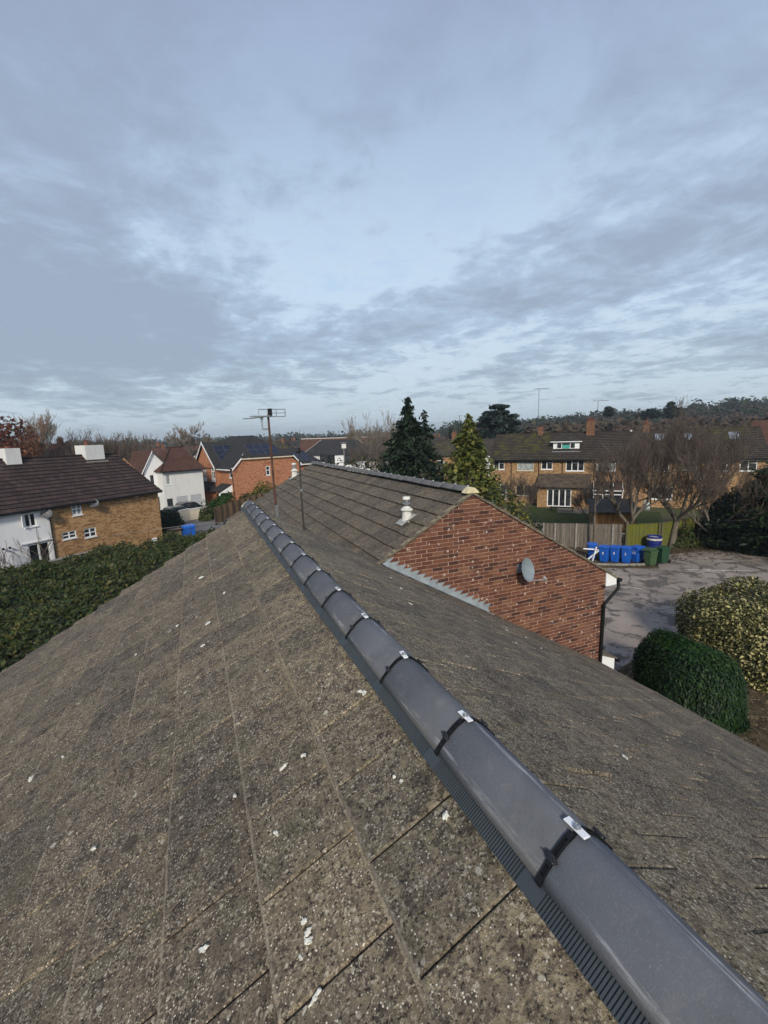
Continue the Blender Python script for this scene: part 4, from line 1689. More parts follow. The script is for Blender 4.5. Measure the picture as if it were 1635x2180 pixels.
# ground-floor lean-to with the folding doors
b = MB()
EY = -2.4
wall_panel('extension_wall', 5.7, 11.0, 0, 2.25, WALL_TERR, h2, [(6.75, 9.25, .12, 2.08)], Matrix.Translation((0, EY, 0)))
window(h2, 6.75, 9.25, .12, 2.08, 4, (), Matrix.Translation((0, EY, 0)), fr=.10, name='folding_doors', sill=False)
b = MB()
b.add([(5.7, EY, 0), (5.7, 0, 0), (5.7, 0, 3.3), (5.7, EY, 2.3)], [(3, 2, 1, 0)])
b.add([(11.0, EY, 0), (11.0, 0, 0), (11.0, 0, 3.3), (11.0, EY, 2.3)], [(0, 1, 2, 3)])
b.build('extension_side', WALL_TERR, h2)
roof_plane('extension_roof', (5.6, EY - .25, 2.22), (11.15, EY - .25, 2.22), (11.15, -.01, 3.5), (5.6, -.01, 3.5), .3, plain('brown_roof', (.085, .066, .048), .9, 0, .25, .35, 2), h2)
b = MB()
b.tube([(5.55, EY - .31, 2.22), (11.2, EY - .31, 2.22)], .05, 6)
b.build('extension_gutter', BLACK, h2)
# conservatory of the third house
CY = -2.6
cons = link('conservatory', None, h3)
b = MB()
b.box(11.4, 14.2, CY, -.01, 0, .7)
b.build('dwarf_wall', WALL_TERR, cons)
window(cons, 11.4, 14.2, .7, 2.0, 3, ((0, .7), (1, .7), (2, .7)), Matrix.Translation((0, CY - .05, 0)), fr=.09, sill=False)
window(cons, 0, 2.5, .7, 2.0, 2, (), rot_left(11.38, CY + 2.5), fr=.09, sill=False)
b = MB()
b.add([(11.35, CY - .1, 2.0), (14.25, CY - .1, 2.0), (14.25, -.02, 2.75), (11.35, -.02, 2.75)], [(0, 1, 2, 3)])
b.build('glazed_roof', plain('tinted_glazing', (.03, .028, .03), .12, 0, .6), cons)
for xx in (11.4, 12.35, 13.3, 14.2):
    b = MB()
    b.tube([(xx, CY - .1, 2.03), (xx, -.02, 2.78)], .04, 5)
    b.build('glazing_bar', WHITEUPVC, cons)
b = MB()
b.box(11.3, 14.3, CY - .14, CY - .06, 1.98, 2.06)
b.build('eaves_beam', WHITEUPVC, cons)
chimney(h1, 4.95, 5.55, 3.6, 4.4, 7.6, 8.75, CHIM, ((.3, .25), (.7, .25)))
chimney(h2, 10.35, 11.25, 3.4, 4.6, 7.6, 9.35, CHIM, ((.25, .3), (.5, .3), (.75, .3)))
chimney(h3, 16.15, 16.8, 3.6, 4.4, 7.6, 9.0, CHIM, ((.5, .3),))
for hh, xx in ((h4, 17.3), (h4, 20.0), (h5, 23.9)):
    b = MB()
    sl = (TRZ - TE + .05) / (TD / 2 + .35)
    v = []
    for y_, x_ in ((2.3, xx), (2.3, xx + .85), (3.25, xx + .85), (3.25, xx)):
        z_ = TE - .05 + (y_ + .35) * sl + .17
        v.append((x_, y_, z_))
    b.add(v + [(p[0], p[1] + .05, p[2] - .14) for p in v], [(0, 1, 2, 3), (0, 4, 5, 1), (1, 5, 6, 2), (2, 6, 7, 3), (3, 7, 4, 0)])
    b.build('rooflight', plain('rooflight_glass', (.32, .36, .42), .08, .3, .7), hh)
b = MB()
b.tube([(15.0, 4.0, 8.0), (15.0, 4.0, 8.2)], .14, 10)
b.build('roof_cowl', WHITEUPVC, h3)


def mast(label, x, y, z, top, boomdir, n, frame, arms=None):
    t_ = thing('tv_aerial', label, 'aerial', frame @ Vector((x, y, z)))
    b = MB()
    b.tube([(0, 0, -.1), (.05, 0, top)], [.035, .028], 6)
    b.build('mast', plain('aerial_grey', (.10, .11, .12), .5, .4), t_)
    yagi(t_, Vector((.05, 0, top)), boomdir, n, .26, 0, 0, 3.0)
    return t_


mast('tall grey aerial mast above the left end of the terrace roof', 4.9, 4.0, 8.0, 5.45, (.9, -.35, .03), 20, TF)
mast('aerial mast on the chimney in the middle of the terrace', 11.45, 4.0, 8.9, 2.75, (.9, -.35, .0), 20, TF)

# ------------------------------------------------------------------ red brick house with solar panels
RA = math.atan2(.39, .92)
RF = Matrix.Translation((3.6, 60.0, 0)) @ Matrix.Rotation(RA, 4, 'Z')
rh = thing('red_brick_house', 'large orange-red brick house with white bargeboards and solar panels on its dark roof', 'house', (3.6, 60.0, 0), RA)
E0, EJ, RT = 4.95, 6.15, 9.0
ops = [(4.76, 5.38, 3.72, 5.0)]
wall_panel('wall', 0, 10.2, 0, E0, WALL_RED, rh, [(4.76, 5.38, 3.72, 4.945)], None, [(0, E0), (10.2, E0), (8.65, EJ), (1.5, EJ)])
window(rh, 4.76, 5.38, 3.72, 4.94, 1, ((0, .55),), fr=.09)
fm = rot_left(0, 9.6)   # front face: panel x runs from far end (0) to the near corner (9.6)
front_ops = [(9.6 - .85, 9.6 - .2, 3.75, 4.7)]
wall_panel('wall', 0, 9.6, 0, E0, WALL_RED, rh, front_ops, fm)
window(rh, *front_ops[0], 1, ((0, .6),), fm, fr=.09)
# projecting front gable
fg = rot_left(-.35, 9.65)
gops = [(9.65 - 7.5, 9.65 - 6.55, 3.53, 4.9), (9.65 - 5.1, 9.65 - 4.1, 3.53, 4.9)]
wall_panel('gable_wall', 0, 6.1, 0, E0, WALL_RED, rh, gops, fg, [(0, E0), (6.1, E0), (3.05, 8.15)])
b = MB()
b.add([(-.35, 3.55, 0), (0, 3.55, 0), (0, 3.55, E0), (-.35, 3.55, E0)], [(0, 1, 2, 3)])
b.add([(10.2, 0, 0), (10.2, 9.6, 0), (10.2, 9.6, E0), (10.2, 0, E0)], [(0, 1, 2, 3)])
b.build('wall', WALL_RED, rh)
for o in gops:
    window(rh, *o, 2, ((0, .7), (1, .7)), fg, fr=.10)
b = MB()
for o in gops:
    b.box(o[0] - .02, o[1] + .02, -.05, .02, o[2] - .42, o[2] - .065, fg)
b.build('tile_hung_panel', WHITEUPVC, rh)
# main roof: ridge runs away from us at x=5.1
roof_plane('roof', (-.4, 9.9, E0 - .1), (-.4, -.25, E0 - .1), (1.15, -.25, EJ), (1.15, 9.9, EJ), .25, ROOF_DARK, rh, .02)
roof_plane('roof', (1.15, 9.9, EJ), (1.15, -.25, EJ), (5.1, 3.3, RT), (5.1, 9.9, RT), .25, ROOF_DARK, rh, .02)
roof_plane('roof', (1.15, -.25, EJ), (9.05, -.25, EJ), (5.12, 3.3, RT), (5.08, 3.3, RT), .25, ROOF_DARK, rh, .02)
roof_plane('roof', (9.05, -.25, EJ), (9.05, 9.9, EJ), (5.1, 9.9, RT), (5.1, 3.3, RT), .25, ROOF_DARK, rh, .02)
roof_plane('roof', (10.6, -.25, E0 - .1), (10.6, 9.9, E0 - .1), (9.05, 9.9, EJ), (9.05, -.25, EJ), .25, ROOF_DARK, rh, .02)
# cross gable roof
roof_plane('gable_roof', (-.65, 3.3, E0 - .15), (3.9, 3.3, E0 - .15), (3.9, 6.6, 8.25), (-.65, 6.6, 8.25), .25, ROOF_DARK, rh, .02, .10)
roof_plane('gable_roof', (3.9, 9.9, E0 - .15), (-.65, 9.9, E0 - .15), (-.65, 6.6, 8.25), (3.9, 6.6, 8.25), .25, ROOF_DARK, rh, .02, .10)


def board(parent, p, q_, w=.22, mtl=WHITEUPVC, name='bargeboard', th=.05):
    p, q_ = Vector(p), Vector(q_)
    b = MB()
    d = (q_ - p).normalized()
    n = Vector((0, 0, 1)).cross(d).normalized() * th
    u = Vector((0, 0, 1)) * w
    v = [p, q_, q_ + u, p + u, p + n, q_ + n, q_ + u + n, p + u + n]
    b.add(v, [(0, 1, 2, 3), (7, 6, 5, 4), (0, 4, 5, 1), (3, 2, 6, 7), (0, 3, 7, 4), (1, 5, 6, 2)])
    b.build(name, mtl, parent)


board(rh, (-.70, 3.25, E0 - .30), (-.70, 6.6, 8.15), .26)
board(rh, (-.70, 9.95, E0 - .30), (-.70, 6.6, 8.15), .26)
board(rh, (-.15, -.32, E0 - .28), (1.2, -.32, EJ - .14), .24)
board(rh, (10.35, -.32, E0 - .28), (9.0, -.32, EJ - .14), .24)
board(rh, (1.2, -.32, EJ - .16), (9.0, -.32, EJ - .16), .14, CREAM, 'fascia')
board(rh, (-.45, -.3, E0 - .22), (-.45, 3.4, E0 - .22), .14, WHITEUPVC, 'fascia')
b = MB()
b.tube([(-.42, .35, E0 - .1), (-.1, -.05, E0 - .6), (.06, -.07, .1)], .045, 6)
b.build('downpipe', BLACK, rh)
b = MB()
b.poly_prism([(9.6 - 1.85, 4.45), (9.6 - 1.60, 4.45), (9.6 - 1.6, 4.65), (9.6 - 1.85, 4.65)], -.09, -.003, fm)
b.build('alarm_box', plain('pink_alarm', (.55, .35, .28), .5), rh)


def solar(parent, o, e, s, nu, nv, w=1.0, h=.95, lift=.18, skip=()):
    """a block of panels on a roof plane: o lower left corner, e eave direction, s up-slope direction"""
    o, e, s = Vector(o), Vector(e).normalized(), Vector(s).normalized()
    n = e.cross(s).normalized()
    for i in range(nu):
        for k in range(nv):
            if (i, k) in skip:
                continue
            m = Matrix((e, s, n)).transposed().to_4x4()
            m.translation = o + e * (i * (w + .03)) + s * (k * (h + .03)) + n * lift
            b = MB()
            b.box(0, w, 0, h, -.04, 0, m)
            f = b.build('solar_panel', plain('panel_frame', (.16, .17, .19), .4, .5), parent)
            b = MB()
            b.box(.02, w - .02, .02, h - .02, .001, .006, m)
            b.build('cell_sheet', SOLAR, f)


sg_ = Vector((0, 3.3, 3.4)).normalized()
solar(rh, Vector((.55, 3.3, E0 - .15)) + sg_ * .55, (1, 0, 0), sg_, 2, 4, 1.35, .85, .19, ((1, 0), (1, 1)))
sh = Vector((0, 3.55, 2.85)).normalized()
solar(rh, Vector((2.9, -.25, EJ)) + sh * .45, (1, 0, 0), sh, 4, 2, 1.05, 1.05, .10)
# wing to the right behind
b = MB()
b.box(10.25, 15.5, 2.0, 8, 0, 4.75)
b.build('wing_wall', WALL_RED, rh)
roof_plane('wing_roof', (10.0, 1.6, 4.7), (15.8, 1.6, 4.7), (13.2, 5, 7.0), (9.4, 5, 7.0), .25, ROOF_DARK, rh, .02)
roof_plane('wing_roof', (15.8, 1.6, 4.7), (15.8, 8.4, 4.7), (13.2, 5.02, 7.0), (13.2, 5, 7.0), .25, ROOF_DARK, rh, .02)
roof_plane('wing_roof', (15.8, 8.4, 4.7), (10.0, 8.4, 4.7), (9.4, 5, 7.0), (13.2, 5, 7.0), .25, ROOF_DARK, rh, .02)
board(rh, (10.1, 1.52, 4.6), (15.8, 1.52, 4.6), .14, WHITEUPVC, 'fascia')
sw = Vector((0, 3.4, 2.3)).normalized()
solar(rh, Vector((11.3, 1.6, 4.7)) + sw * .8, (1, 0, 0), sw, 3, 2, .9, 1.0, .10)
# ground-floor bay and porch roofs on the front
bay = rot_left(-1.6, 11.0)
wall_panel('bay_wall', 0, 6.6, 0, 2.0, WALL_RED, rh, [(.3, 2.6, .5, 1.9), (3.3, 5.6, .5, 1.9)], bay)
window(rh, .3, 2.6, .5, 1.9, 3, (), bay, fr=.12)
window(rh, 3.3, 5.6, .5, 1.9, 3, (), bay, fr=.12)
b = MB()
b.add([(-1.6, 4.4, 0), (-.35, 4.4, 0), (-.35, 4.4, 2.9), (-1.6, 4.4, 2.0)], [(0, 1, 2, 3)])
b.build('bay_wall', WALL_RED, rh)
roof_plane('bay_roof', (-1.95, 11.3, 1.95), (-1.95, 3.9, 1.95), (-.36, 4.4, 3.0), (-.36, 10.6, 3.0), .25, ROOF_DARK, rh, .02)
roof_plane('bay_roof', (-1.95, 3.9, 1.95), (-.36, 3.9, 1.95), (-.36, 4.4, 3.0), (-.37, 4.4, 3.0), .25, ROOF_DARK, rh, .02)
roof_plane('porch_roof', (-1.75, 3.0, 2.1), (-1.75, .4, 2.1), (-.02, .4, 2.95), (-.02, 3.0, 2.95), .25, ROOF_DARK, rh, .02)
b = MB()
b.add([(-1.8, .36, 2.0), (-.0, .36, 2.0), (-.0, .36, 2.9)], [(0, 1, 2)])
b.add([(-1.8, .34, 2.0), (-.0, .34, 2.0), (-.0, .34, 2.9)], [(0, 1, 2)])
b.build('porch_gable', WHITEUPVC, rh)
b = MB()
b.box(-1.75, -1.55, .4, .6, 0, 2.0)
b.build('porch_post', WHITEUPVC, rh)

# ------------------------------------------------------------------ white houses between cottage and red house
wh = thing('white_hipped_house', 'white rendered house with red-brown hipped roof and two garage doors', 'house', (-4.2, 58.2, 0), math.atan2(2.3, 4.4))
ops = [(.35, .85, 3.6, 4.75), (1.35, 2.75, .05, 2.05), (3.1, 4.5, .05, 2.05), (.2, .9, .05, 1.95)]
wall_panel('wall', 0, 4.9, 0, 5.15, OFFWHITE, wh, ops)
window(wh, *ops[0], 1, (), fr=.06, glass=GLASSLITE)
for o in ops[1:3]:
    b = MB()
    b.box(o[0], o[1], .06, .10, o[2], o[3])
    gd = b.build('garage_door', plain('grey_garage_door', (.42, .44, .46), .5), wh)
    for k in range(4):
        b = MB()
        b.box(o[0] + .04, o[1] - .04, .045, .058, o[2] + .05 + k * .5, o[2] + .5 + k * .5)
        b.build('panel', MATS['grey_garage_door'], gd)
b = MB()
b.box(ops[3][0], ops[3][1], .08, .12, .05, 1.95)
b.build('door', plain('dark_door', (.03, .035, .04), .4), wh)
b = MB()
b.add([(0, 0, 0), (0, 8, 0), (0, 8, 5.15), (0, 0, 5.15)], [(3, 2, 1, 0)])
b.add([(4.9, 0, 0), (4.9, 8, 0), (4.9, 8, 5.15), (4.9, 0, 5.15)], [(0, 1, 2, 3)])
b.add([(0, 8, 0), (4.9, 8, 0), (4.9, 8, 5.15), (0, 8, 5.15)], [(3, 2, 1, 0)])
b.build('wall', OFFWHITE, wh)
ZE2, ZT2 = 5.1, 7.75
roof_plane('roof', (-.3, -.35, ZE2), (5.2, -.35, ZE2), (4.6, 4, ZT2), (3.1, 4, ZT2), .22, ROOF_RED, wh, .025)
roof_plane('roof', (-.3, 8.3, ZE2), (-.3, -.35, ZE2), (3.1, 4, ZT2), (3.1, 4.02, ZT2), .22, ROOF_RED, wh, .025)
roof_plane('roof', (5.2, -.35, ZE2), (5.2, 8.3, ZE2), (4.6, 4.02, ZT2), (4.6, 4, ZT2), .22, ROOF_RED, wh, .025)
b = MB()
b.tube([(-.3, -.4, ZE2), (5.2, -.4, ZE2)], .06, 6)
b.build('gutter', BLACK, wh)
for a_, c_ in (((-.3, -.35, ZE2 + .08), (3.1, 4, ZT2 + .08)), ((3.1, 4, ZT2 + .08), (4.6, 4, ZT2 + .08))):
    b = MB()
    b.tube([a_, c_], .10, 6)
    b.build('hip_tiles', ROOF_RED, wh)

wg = thing('white_gabled_house', 'white house end with steep gable and dark bargeboards behind the brown cottage', 'house', (-6.1, 59.0, 0), R(20))
wall_panel('wall', 0, 3.0, 0, 5.1, WHITEPAINT, wg, [(.5, 1.0, 3.5, 4.8), (1.9, 2.4, 3.2, 4.5), (.6, 1.4, .6, 2.2)], None, [(0, 5.1), (3.0, 5.1), (1.0, 7.45)])
window(wg, .5, 1.0, 3.5, 4.8, 1, (), fr=.06)
window(wg, 1.9, 2.4, 3.2, 4.5, 1, (), fr=.06)
window(wg, .6, 1.4, .6, 2.2, 2, (), fr=.06)
b = MB()
b.add([(0, 0, 0), (0, 7, 0), (0, 7, 5.1), (0, 0, 5.1)], [(3, 2, 1, 0)])
b.add([(3.0, 0, 0), (3.0, 7, 0), (3.0, 7, 5.1), (3.0, 0, 5.1)], [(0, 1, 2, 3)])
b.build('wall', WHITEPAINT, wg)
roof_plane('roof', (3.3, -.3, 4.8), (3.3, 7, 4.8), (1.0, 7, 7.5), (1.0, -.3, 7.5), .22, ROOF_RED, wg, .025)
roof_plane('roof', (-.4, 7, 4.9), (-.4, -.3, 4.9), (1.0, -.3, 7.5), (1.0, 7, 7.5), .22, ROOF_RED, wg, .025)
board(wg, (3.3, -.36, 4.7), (1.0, -.36, 7.4), .18, plain('dark_barge', (.05, .05, .055), .6))
board(wg, (-.4, -.36, 4.8), (1.0, -.36, 7.4), .18, WHITEUPVC)

# ------------------------------------------------------------------ bins


def bin_parts(t_, body, lid, handle_dark=True, mark=None, number=None):
    w, d, h = .58, .70, .98
    b = MB()
    n = 6

    def ring(z, f):
        ww, dd, c = w * f / 2, d * f / 2, .05
        return [(-ww + c, -dd, z), (ww - c, -dd, z), (ww, -dd + c, z), (ww, dd - c, z), (ww - c, dd, z), (-ww + c, dd, z), (-ww, dd - c, z), (-ww, -dd + c, z)]
    rg = [ring(.05, .76), ring(.12, .78), ring(.90, .95), ring(.905, 1.0), ring(.97, 1.0)]
    v = [p for q in rg for p in q]
    f = [tuple(reversed(range(8))), tuple(range(32, 40))]
    for k in range(4):
        f += [(k * 8 + i, k * 8 + (i + 1) % 8, k * 8 + 8 + (i + 1) % 8, k * 8 + 8 + i) for i in range(8)]
    b.add(v, f)
    bd = b.build('bin_body', body, t_)
    b = MB()
    b.bevbox(-w / 2 - .015, w / 2 + .015, -d / 2 - .03, d / 2 + .02, .972, 1.03, .02)
    b.bevbox(-w / 2 + .08, w / 2 - .08, -d / 2 + .08, d / 2 - .08, 1.03, 1.055, .02)
    ld = b.build('lid', lid, t_)
    b = MB()
    b.tube([(-.24, d / 2 + .07, .985), (.24, d / 2 + .07, .985)], .018, 6)
    b.build('handle', lid, t_)
    for sx in (-1, 1):
        b = MB()
        b.tube([(sx * .20, d / 2 - .03, .10), (sx * .27, d / 2 - .03, .10)], .10, 12)
        b.build('wheel', BLACK, t_)
    return bd


def lettering(parent, txt, size, loc, rot, m):
    c = bpy.data.curves.new('lettering', 'FONT')
    c.body = txt
    c.size = size
    c.align_x = 'CENTER'
    c.extrude = .001
    tmp = bpy.data.objects.new('tmp', c)
    COL.objects.link(tmp)
    dg = bpy.context.evaluated_depsgraph_get()
    me = bpy.data.meshes.new_from_object(tmp.evaluated_get(dg))
    bpy.data.objects.remove(tmp)
    me.materials.clear()
    me.materials.append(m)
    o = link('lettering', me, parent)
    o.location = loc
    o.rotation_euler = rot
    return o


def facing(x, y, dev=0):
    """heading that turns a thing's -y side to the camera"""
    return math.atan2(EYE.x - x, -(EYE.y - y)) + R(dev)


BINS = [(22.95, 21.75, 'blue wheelie bin half hidden by the gable verge, leftmost of the bins', BLUE, BLUE, 5, None),
        (23.05, 20.85, 'blue wheelie bin with white mark, leftmost of the row of four', BLUE, BLUE, -16, '8'),
        (23.60, 20.50, 'blue wheelie bin with white mark, second of the row of four', BLUE, BLUE, -14, '8'),
        (24.02, 20.02, 'blue wheelie bin with white mark, third of the row of four', BLUE, BLUE, -12, '2'),
        (24.72, 19.82, 'blue wheelie bin with a large white 10, right end of the row of four', BLUE, BLUE, -36, '10'),
        (24.78, 18.95, 'faded green wheelie bin with crooked lid nearest the car park', GREEN, GREEN, -34, None),
        (25.85, 18.95, 'dark green wheelie bin beside the faded green bin', GREEN2, GREEN2, -38, None)]
for i, (x, y, lab, bm_, lm, dv, num) in enumerate(BINS):
    t_ = thing('wheelie_bin', lab, 'bin', (x, y, .006), facing(x, y, dv), 'wheelie bins by the fence')
    bd = bin_parts(t_, bm_, lm)
    if num:
        lettering(t_, num, .22 if num != '10' else .26, (0, -.345, .55), (R(88), 0, 0), WHITEPAINT)
    if num == '10':
        lettering(t_, 'A', .13, (0.02, -.35, .78), (R(88), 0, 0), plain('pale_sticker', (.35, .45, .62), .5))
    if i == 5:
        for c in t_.children:
            if c.name.startswith('lid'):
                c.rotation_euler = (R(3), R(-5), R(6))
                c.location = (0, 0, .02)
drum = thing('plastic_drum', 'navy blue open drum with pale rim standing behind the green bins', 'drum', (28.05, 21.2, .006), 0)
b = MB()
b.lathe([(.40, 0), (.42, .1), (.42, .5), (.45, .55), (.45, .75), (.47, .80), (.47, 1.05), (.43, 1.05), (.42, .9), (.1, .88)], 20)
b.build('drum_body', NAVY, drum)
b = MB()
b.lathe([(.471, .80), (.485, .80), (.485, .93), (.471, .93)], 20)
b.build('rim_band', plain('dirty_white', (.5, .48, .42), .7, 0, .3, .5, 8), drum)
# concrete kerb in front of the bins
b = MB()
kp = [(21.9, 20.6), (22.9, 19.95), (23.6, 19.55), (24.3, 19.2), (25.0, 19.05), (25.1, 19.4)]
for i in range(len(kp) - 1):
    p, q_ = Vector((*kp[i], 0)), Vector((*kp[i + 1], 0))
    d = (q_ - p)
    m = Matrix.Translation(p) @ Matrix.Rotation(math.atan2(d.y, d.x), 4, 'Z')
    b.box(0, d.length - .01, -.06, .06, 0, .11, m)
tag(b.build('kerb', CONCRETE), kind='structure')
# loose timber and a white frame against the left bin
for i, (p, q_, w, lab) in enumerate([((22.1, 21.3, .15), (22.9, 20.9, .95), .05, 'white plank leaning on the leftmost blue bin'),
                                     ((21.8, 21.4, .9), (22.9, 21.1, .75), .05, 'white plank lying crosswise by the leftmost blue bin'),
                                     ((22.2, 21.0, .1), (22.55, 21.05, 1.0), .04, 'short white batten propped beside the leftmost blue bin')]):
    b = MB()
    b.tube([p, q_], w, 4)
    tag(b.build('plank', WHITEPAINT), lab, 'plank', 'loose white planks by the bins')

# ------------------------------------------------------------------ fences


def board_fence(name, label, pts, h, mtl, postm, pitch=.125, post_every=2.4, group=None, cap=True, cat='fence', postw=.06):
    p0 = Vector((*pts[0], 0))
    f_ = thing(name, label, cat, p0)
    rr = random.Random(len(label))
    me = []
    for k in range(4):
        b = MB()
        b.box(-pitch * .47, pitch * .47, -.011, .011, .05, h + rr.uniform(-.02, .02))
        me.append(b.mesh('board', mtl))
    n = 0
    for i in range(len(pts) - 1):
        a, c = Vector((*pts[i], 0)), Vector((*pts[i + 1], 0))
        d = c - a
        ang = math.atan2(d.y, d.x)
        L = d.length
        for k in range(int(L / pitch)):
            o = link('board', me[rr.randrange(4)], f_)
            pp = a + d * ((k + .5) * pitch / L) - p0
            o.location = (pp.x + rr.uniform(-.006, .006), pp.y + rr.uniform(-.006, .006), 0)
            o.rotation_euler = (rr.uniform(-.01, .01), rr.uniform(-.008, .008), ang + rr.uniform(-.06, .06))
            n += 1
        for k in range(int(L / post_every) + 1):
            pp = a + d * min(1, k * post_every / L) - p0
            b = MB()
            b.box(-postw, postw, -postw, postw, 0, h + .06, Matrix.Translation(pp) @ Matrix.Rotation(ang, 4, 'Z') @ Matrix.Translation((0, -.07, 0)))
            b.build('post', postm, f_)
        for z in (.35, h * .55, h - .12):
            b = MB()
            b.box(0, L, .014, .06, z, z + .07, Matrix.Translation(a - p0) @ Matrix.Rotation(ang, 4, 'Z'))
            b.build('rail', mtl, f_)
        if cap:
            b = MB()
            b.box(0, L, -.03, .03, h + .022, h + .045, Matrix.Translation(a - p0) @ Matrix.Rotation(ang, 4, 'Z'))
            b.build('capping', mtl, f_)
    return f_


board_fence('board_fence', 'weathered grey board fence with concrete posts behind the blue bins', [(20.6, 27.3), (23.0, 25.2), (24.2, 24.4), (26.6, 22.5)], 1.75, GREYWOOD, CONCRETE)
board_fence('board_fence', 'algae-green board fence behind the bare trees and drum', [(26.75, 22.4), (29.2, 21.6), (33.6, 21.8)], 1.75, MOSSWOOD, plain('mossy_post', (.09, .085, .04), .9))
lf = board_fence('board_fence', 'brown close-board fence with dark posts beside the driveway', [(.7, 48.6), (2.0, 51.0), (5.0, 56.0), (8.0, 60.2)], 1.75, BROWNWOOD, plain('dark_post', (.035, .022, .015), .8), .14, 1.45, postw=.07)

# garden trellis rail and wire fence
t_ = thing('handrail', 'thin pale handrail running above the hedge to the driveway', 'rail', (-7.7, 38.2, 0))
b = MB()
rp = [(-7.7, 38.2, 1.75), (-4.5, 39.0, 1.78), (-1.5, 39.3, 1.85), (1.2, 39.2, 1.8), (4.4, 39.0, 1.8)]
b.tube([Vector(p) - Vector((-7.7, 38.2, 0)) for p in rp], .016, 5)
b.build('rail', plain('rail_grey', (.22, .21, .20), .6), t_)
for p in rp:
    b = MB()
    q_ = Vector(p) - Vector((-7.7, 38.2, 0))
    b.tube([(q_.x, q_.y, 0), q_], .02, 5)
    b.build('post', RUST, t_)
tr = thing('garden_edging', 'pale slatted edging at the near side of the lawn', 'edging', (26.6, 25.4, 0), R(-36))
for k in range(22):
    b = MB()
    b.box(k * .12, k * .12 + .05, -.01, .01, 0, .62)
    b.build('slat', GREYWOOD, tr)
b = MB()
b.box(-.05, 2.75, -.03, .03, .62, .67)
b.build('top_rail', plain('pale_rail', (.40, .38, .35), .6), tr)
gm = thing('goal_frame', 'small white tubular frame beside the gable verge', 'frame', (17.6, 24.2, 0), R(20))
b = MB()
b.tube([(-.35, 0, 0), (-.35, 0, 2.75), (.35, 0, 2.75), (.35, 0, 0)], .04, 6)
b.build('frame', WHITEUPVC, gm)

# ------------------------------------------------------------------ shed and garden things before the terrace
sd = thing('garden_shed', 'low orange-brown timber shed with dark felt roof behind the fence', 'shed', (30.0, 28.2, 0), R(-38))
for k in range(20):
    b = MB()
    b.box(k * .16, k * .16 + .152, -.015, .01, .05, 1.55)
    b.build('board', m_wood('orange_board', (.17, .08, .025), (.34, .18, .06)), sd)
b = MB()
b.box(0, 3.2, .012, 2.4, 0, 1.5)
b.build('shed_body', MATS['brown_board'], sd)
b = MB()
b.add([(-.25, -.35, 1.52), (3.45, -.35, 1.52), (3.45, 2.6, 2.25), (-.25, 2.6, 2.25), (-.25, -.35, 1.60), (3.45, -.35, 1.60), (3.45, 2.6, 2.33), (-.25, 2.6, 2.33)],
      [(0, 3, 2, 1), (4, 5, 6, 7), (0, 1, 5, 4), (1, 2, 6, 5), (2, 3, 7, 6), (3, 0, 4, 7)])
b.build('felt_roof', plain('roofing_felt', (.060, .054, .048), .9, 0, .2, .25, 3), sd)
slide = thing('childrens_slide', 'red plastic playhouse by the conservatory', 'play house', (40.2, 34.2, 0), R(-45))
b = MB()
b.poly_prism([(-.5, 0), (.5, 0), (.5, .8), (0, 1.3), (-.5, .8)], -.4, .4)
b.build('body', RED, slide)
b = MB()
b.add([(-.6, -.5, .75), (0, -.5, 1.38), (0, .5, 1.38), (-.6, .5, .75), (.6, -.5, .75), (.6, .5, .75)], [(0, 1, 2, 3), (1, 4, 5, 2)])
b.build('roof', RED, slide)
b = MB()
b.box(-.2, .2, -.42, -.401, 0, .65)
b.build('door', plain('dark_door', (.03, .035, .04), .4), slide)
cv = thing('covered_seat', 'pale grey covered garden seat beside the bare tree', 'garden seat', (42.0, 32.6, 0), R(-45))
b = MB()
b.lathe([(.32, 0), (.36, .3), (.30, .7), (.16, .95), (.03, 1.0)], 12)
b.build('cover', plain('pale_cover', (.38, .45, .45), .6), cv)
b = MB()
b.lathe([(.34, .0), (.38, .1), (.38, .16), (.35, .2)], 12)
b.build('hem', plain('grey_hem', (.15, .18, .18), .6), cv)
st = thing('garden_bench', 'dark low bench on the patio before the folding doors', 'bench', (34.6, 36.6, 0), R(-47))
b = MB()
b.box(-1.2, 1.2, -.25, .25, .38, .45)
b.build('seat', BLACK, st)
for sx in (-1, 1):
    b = MB()
    b.box(sx * 1.05 - .05, sx * 1.05 + .05, -.22, .22, 0, .38)
    b.build('leg', BLACK, st)

# ------------------------------------------------------------------ cars and things on the left drive


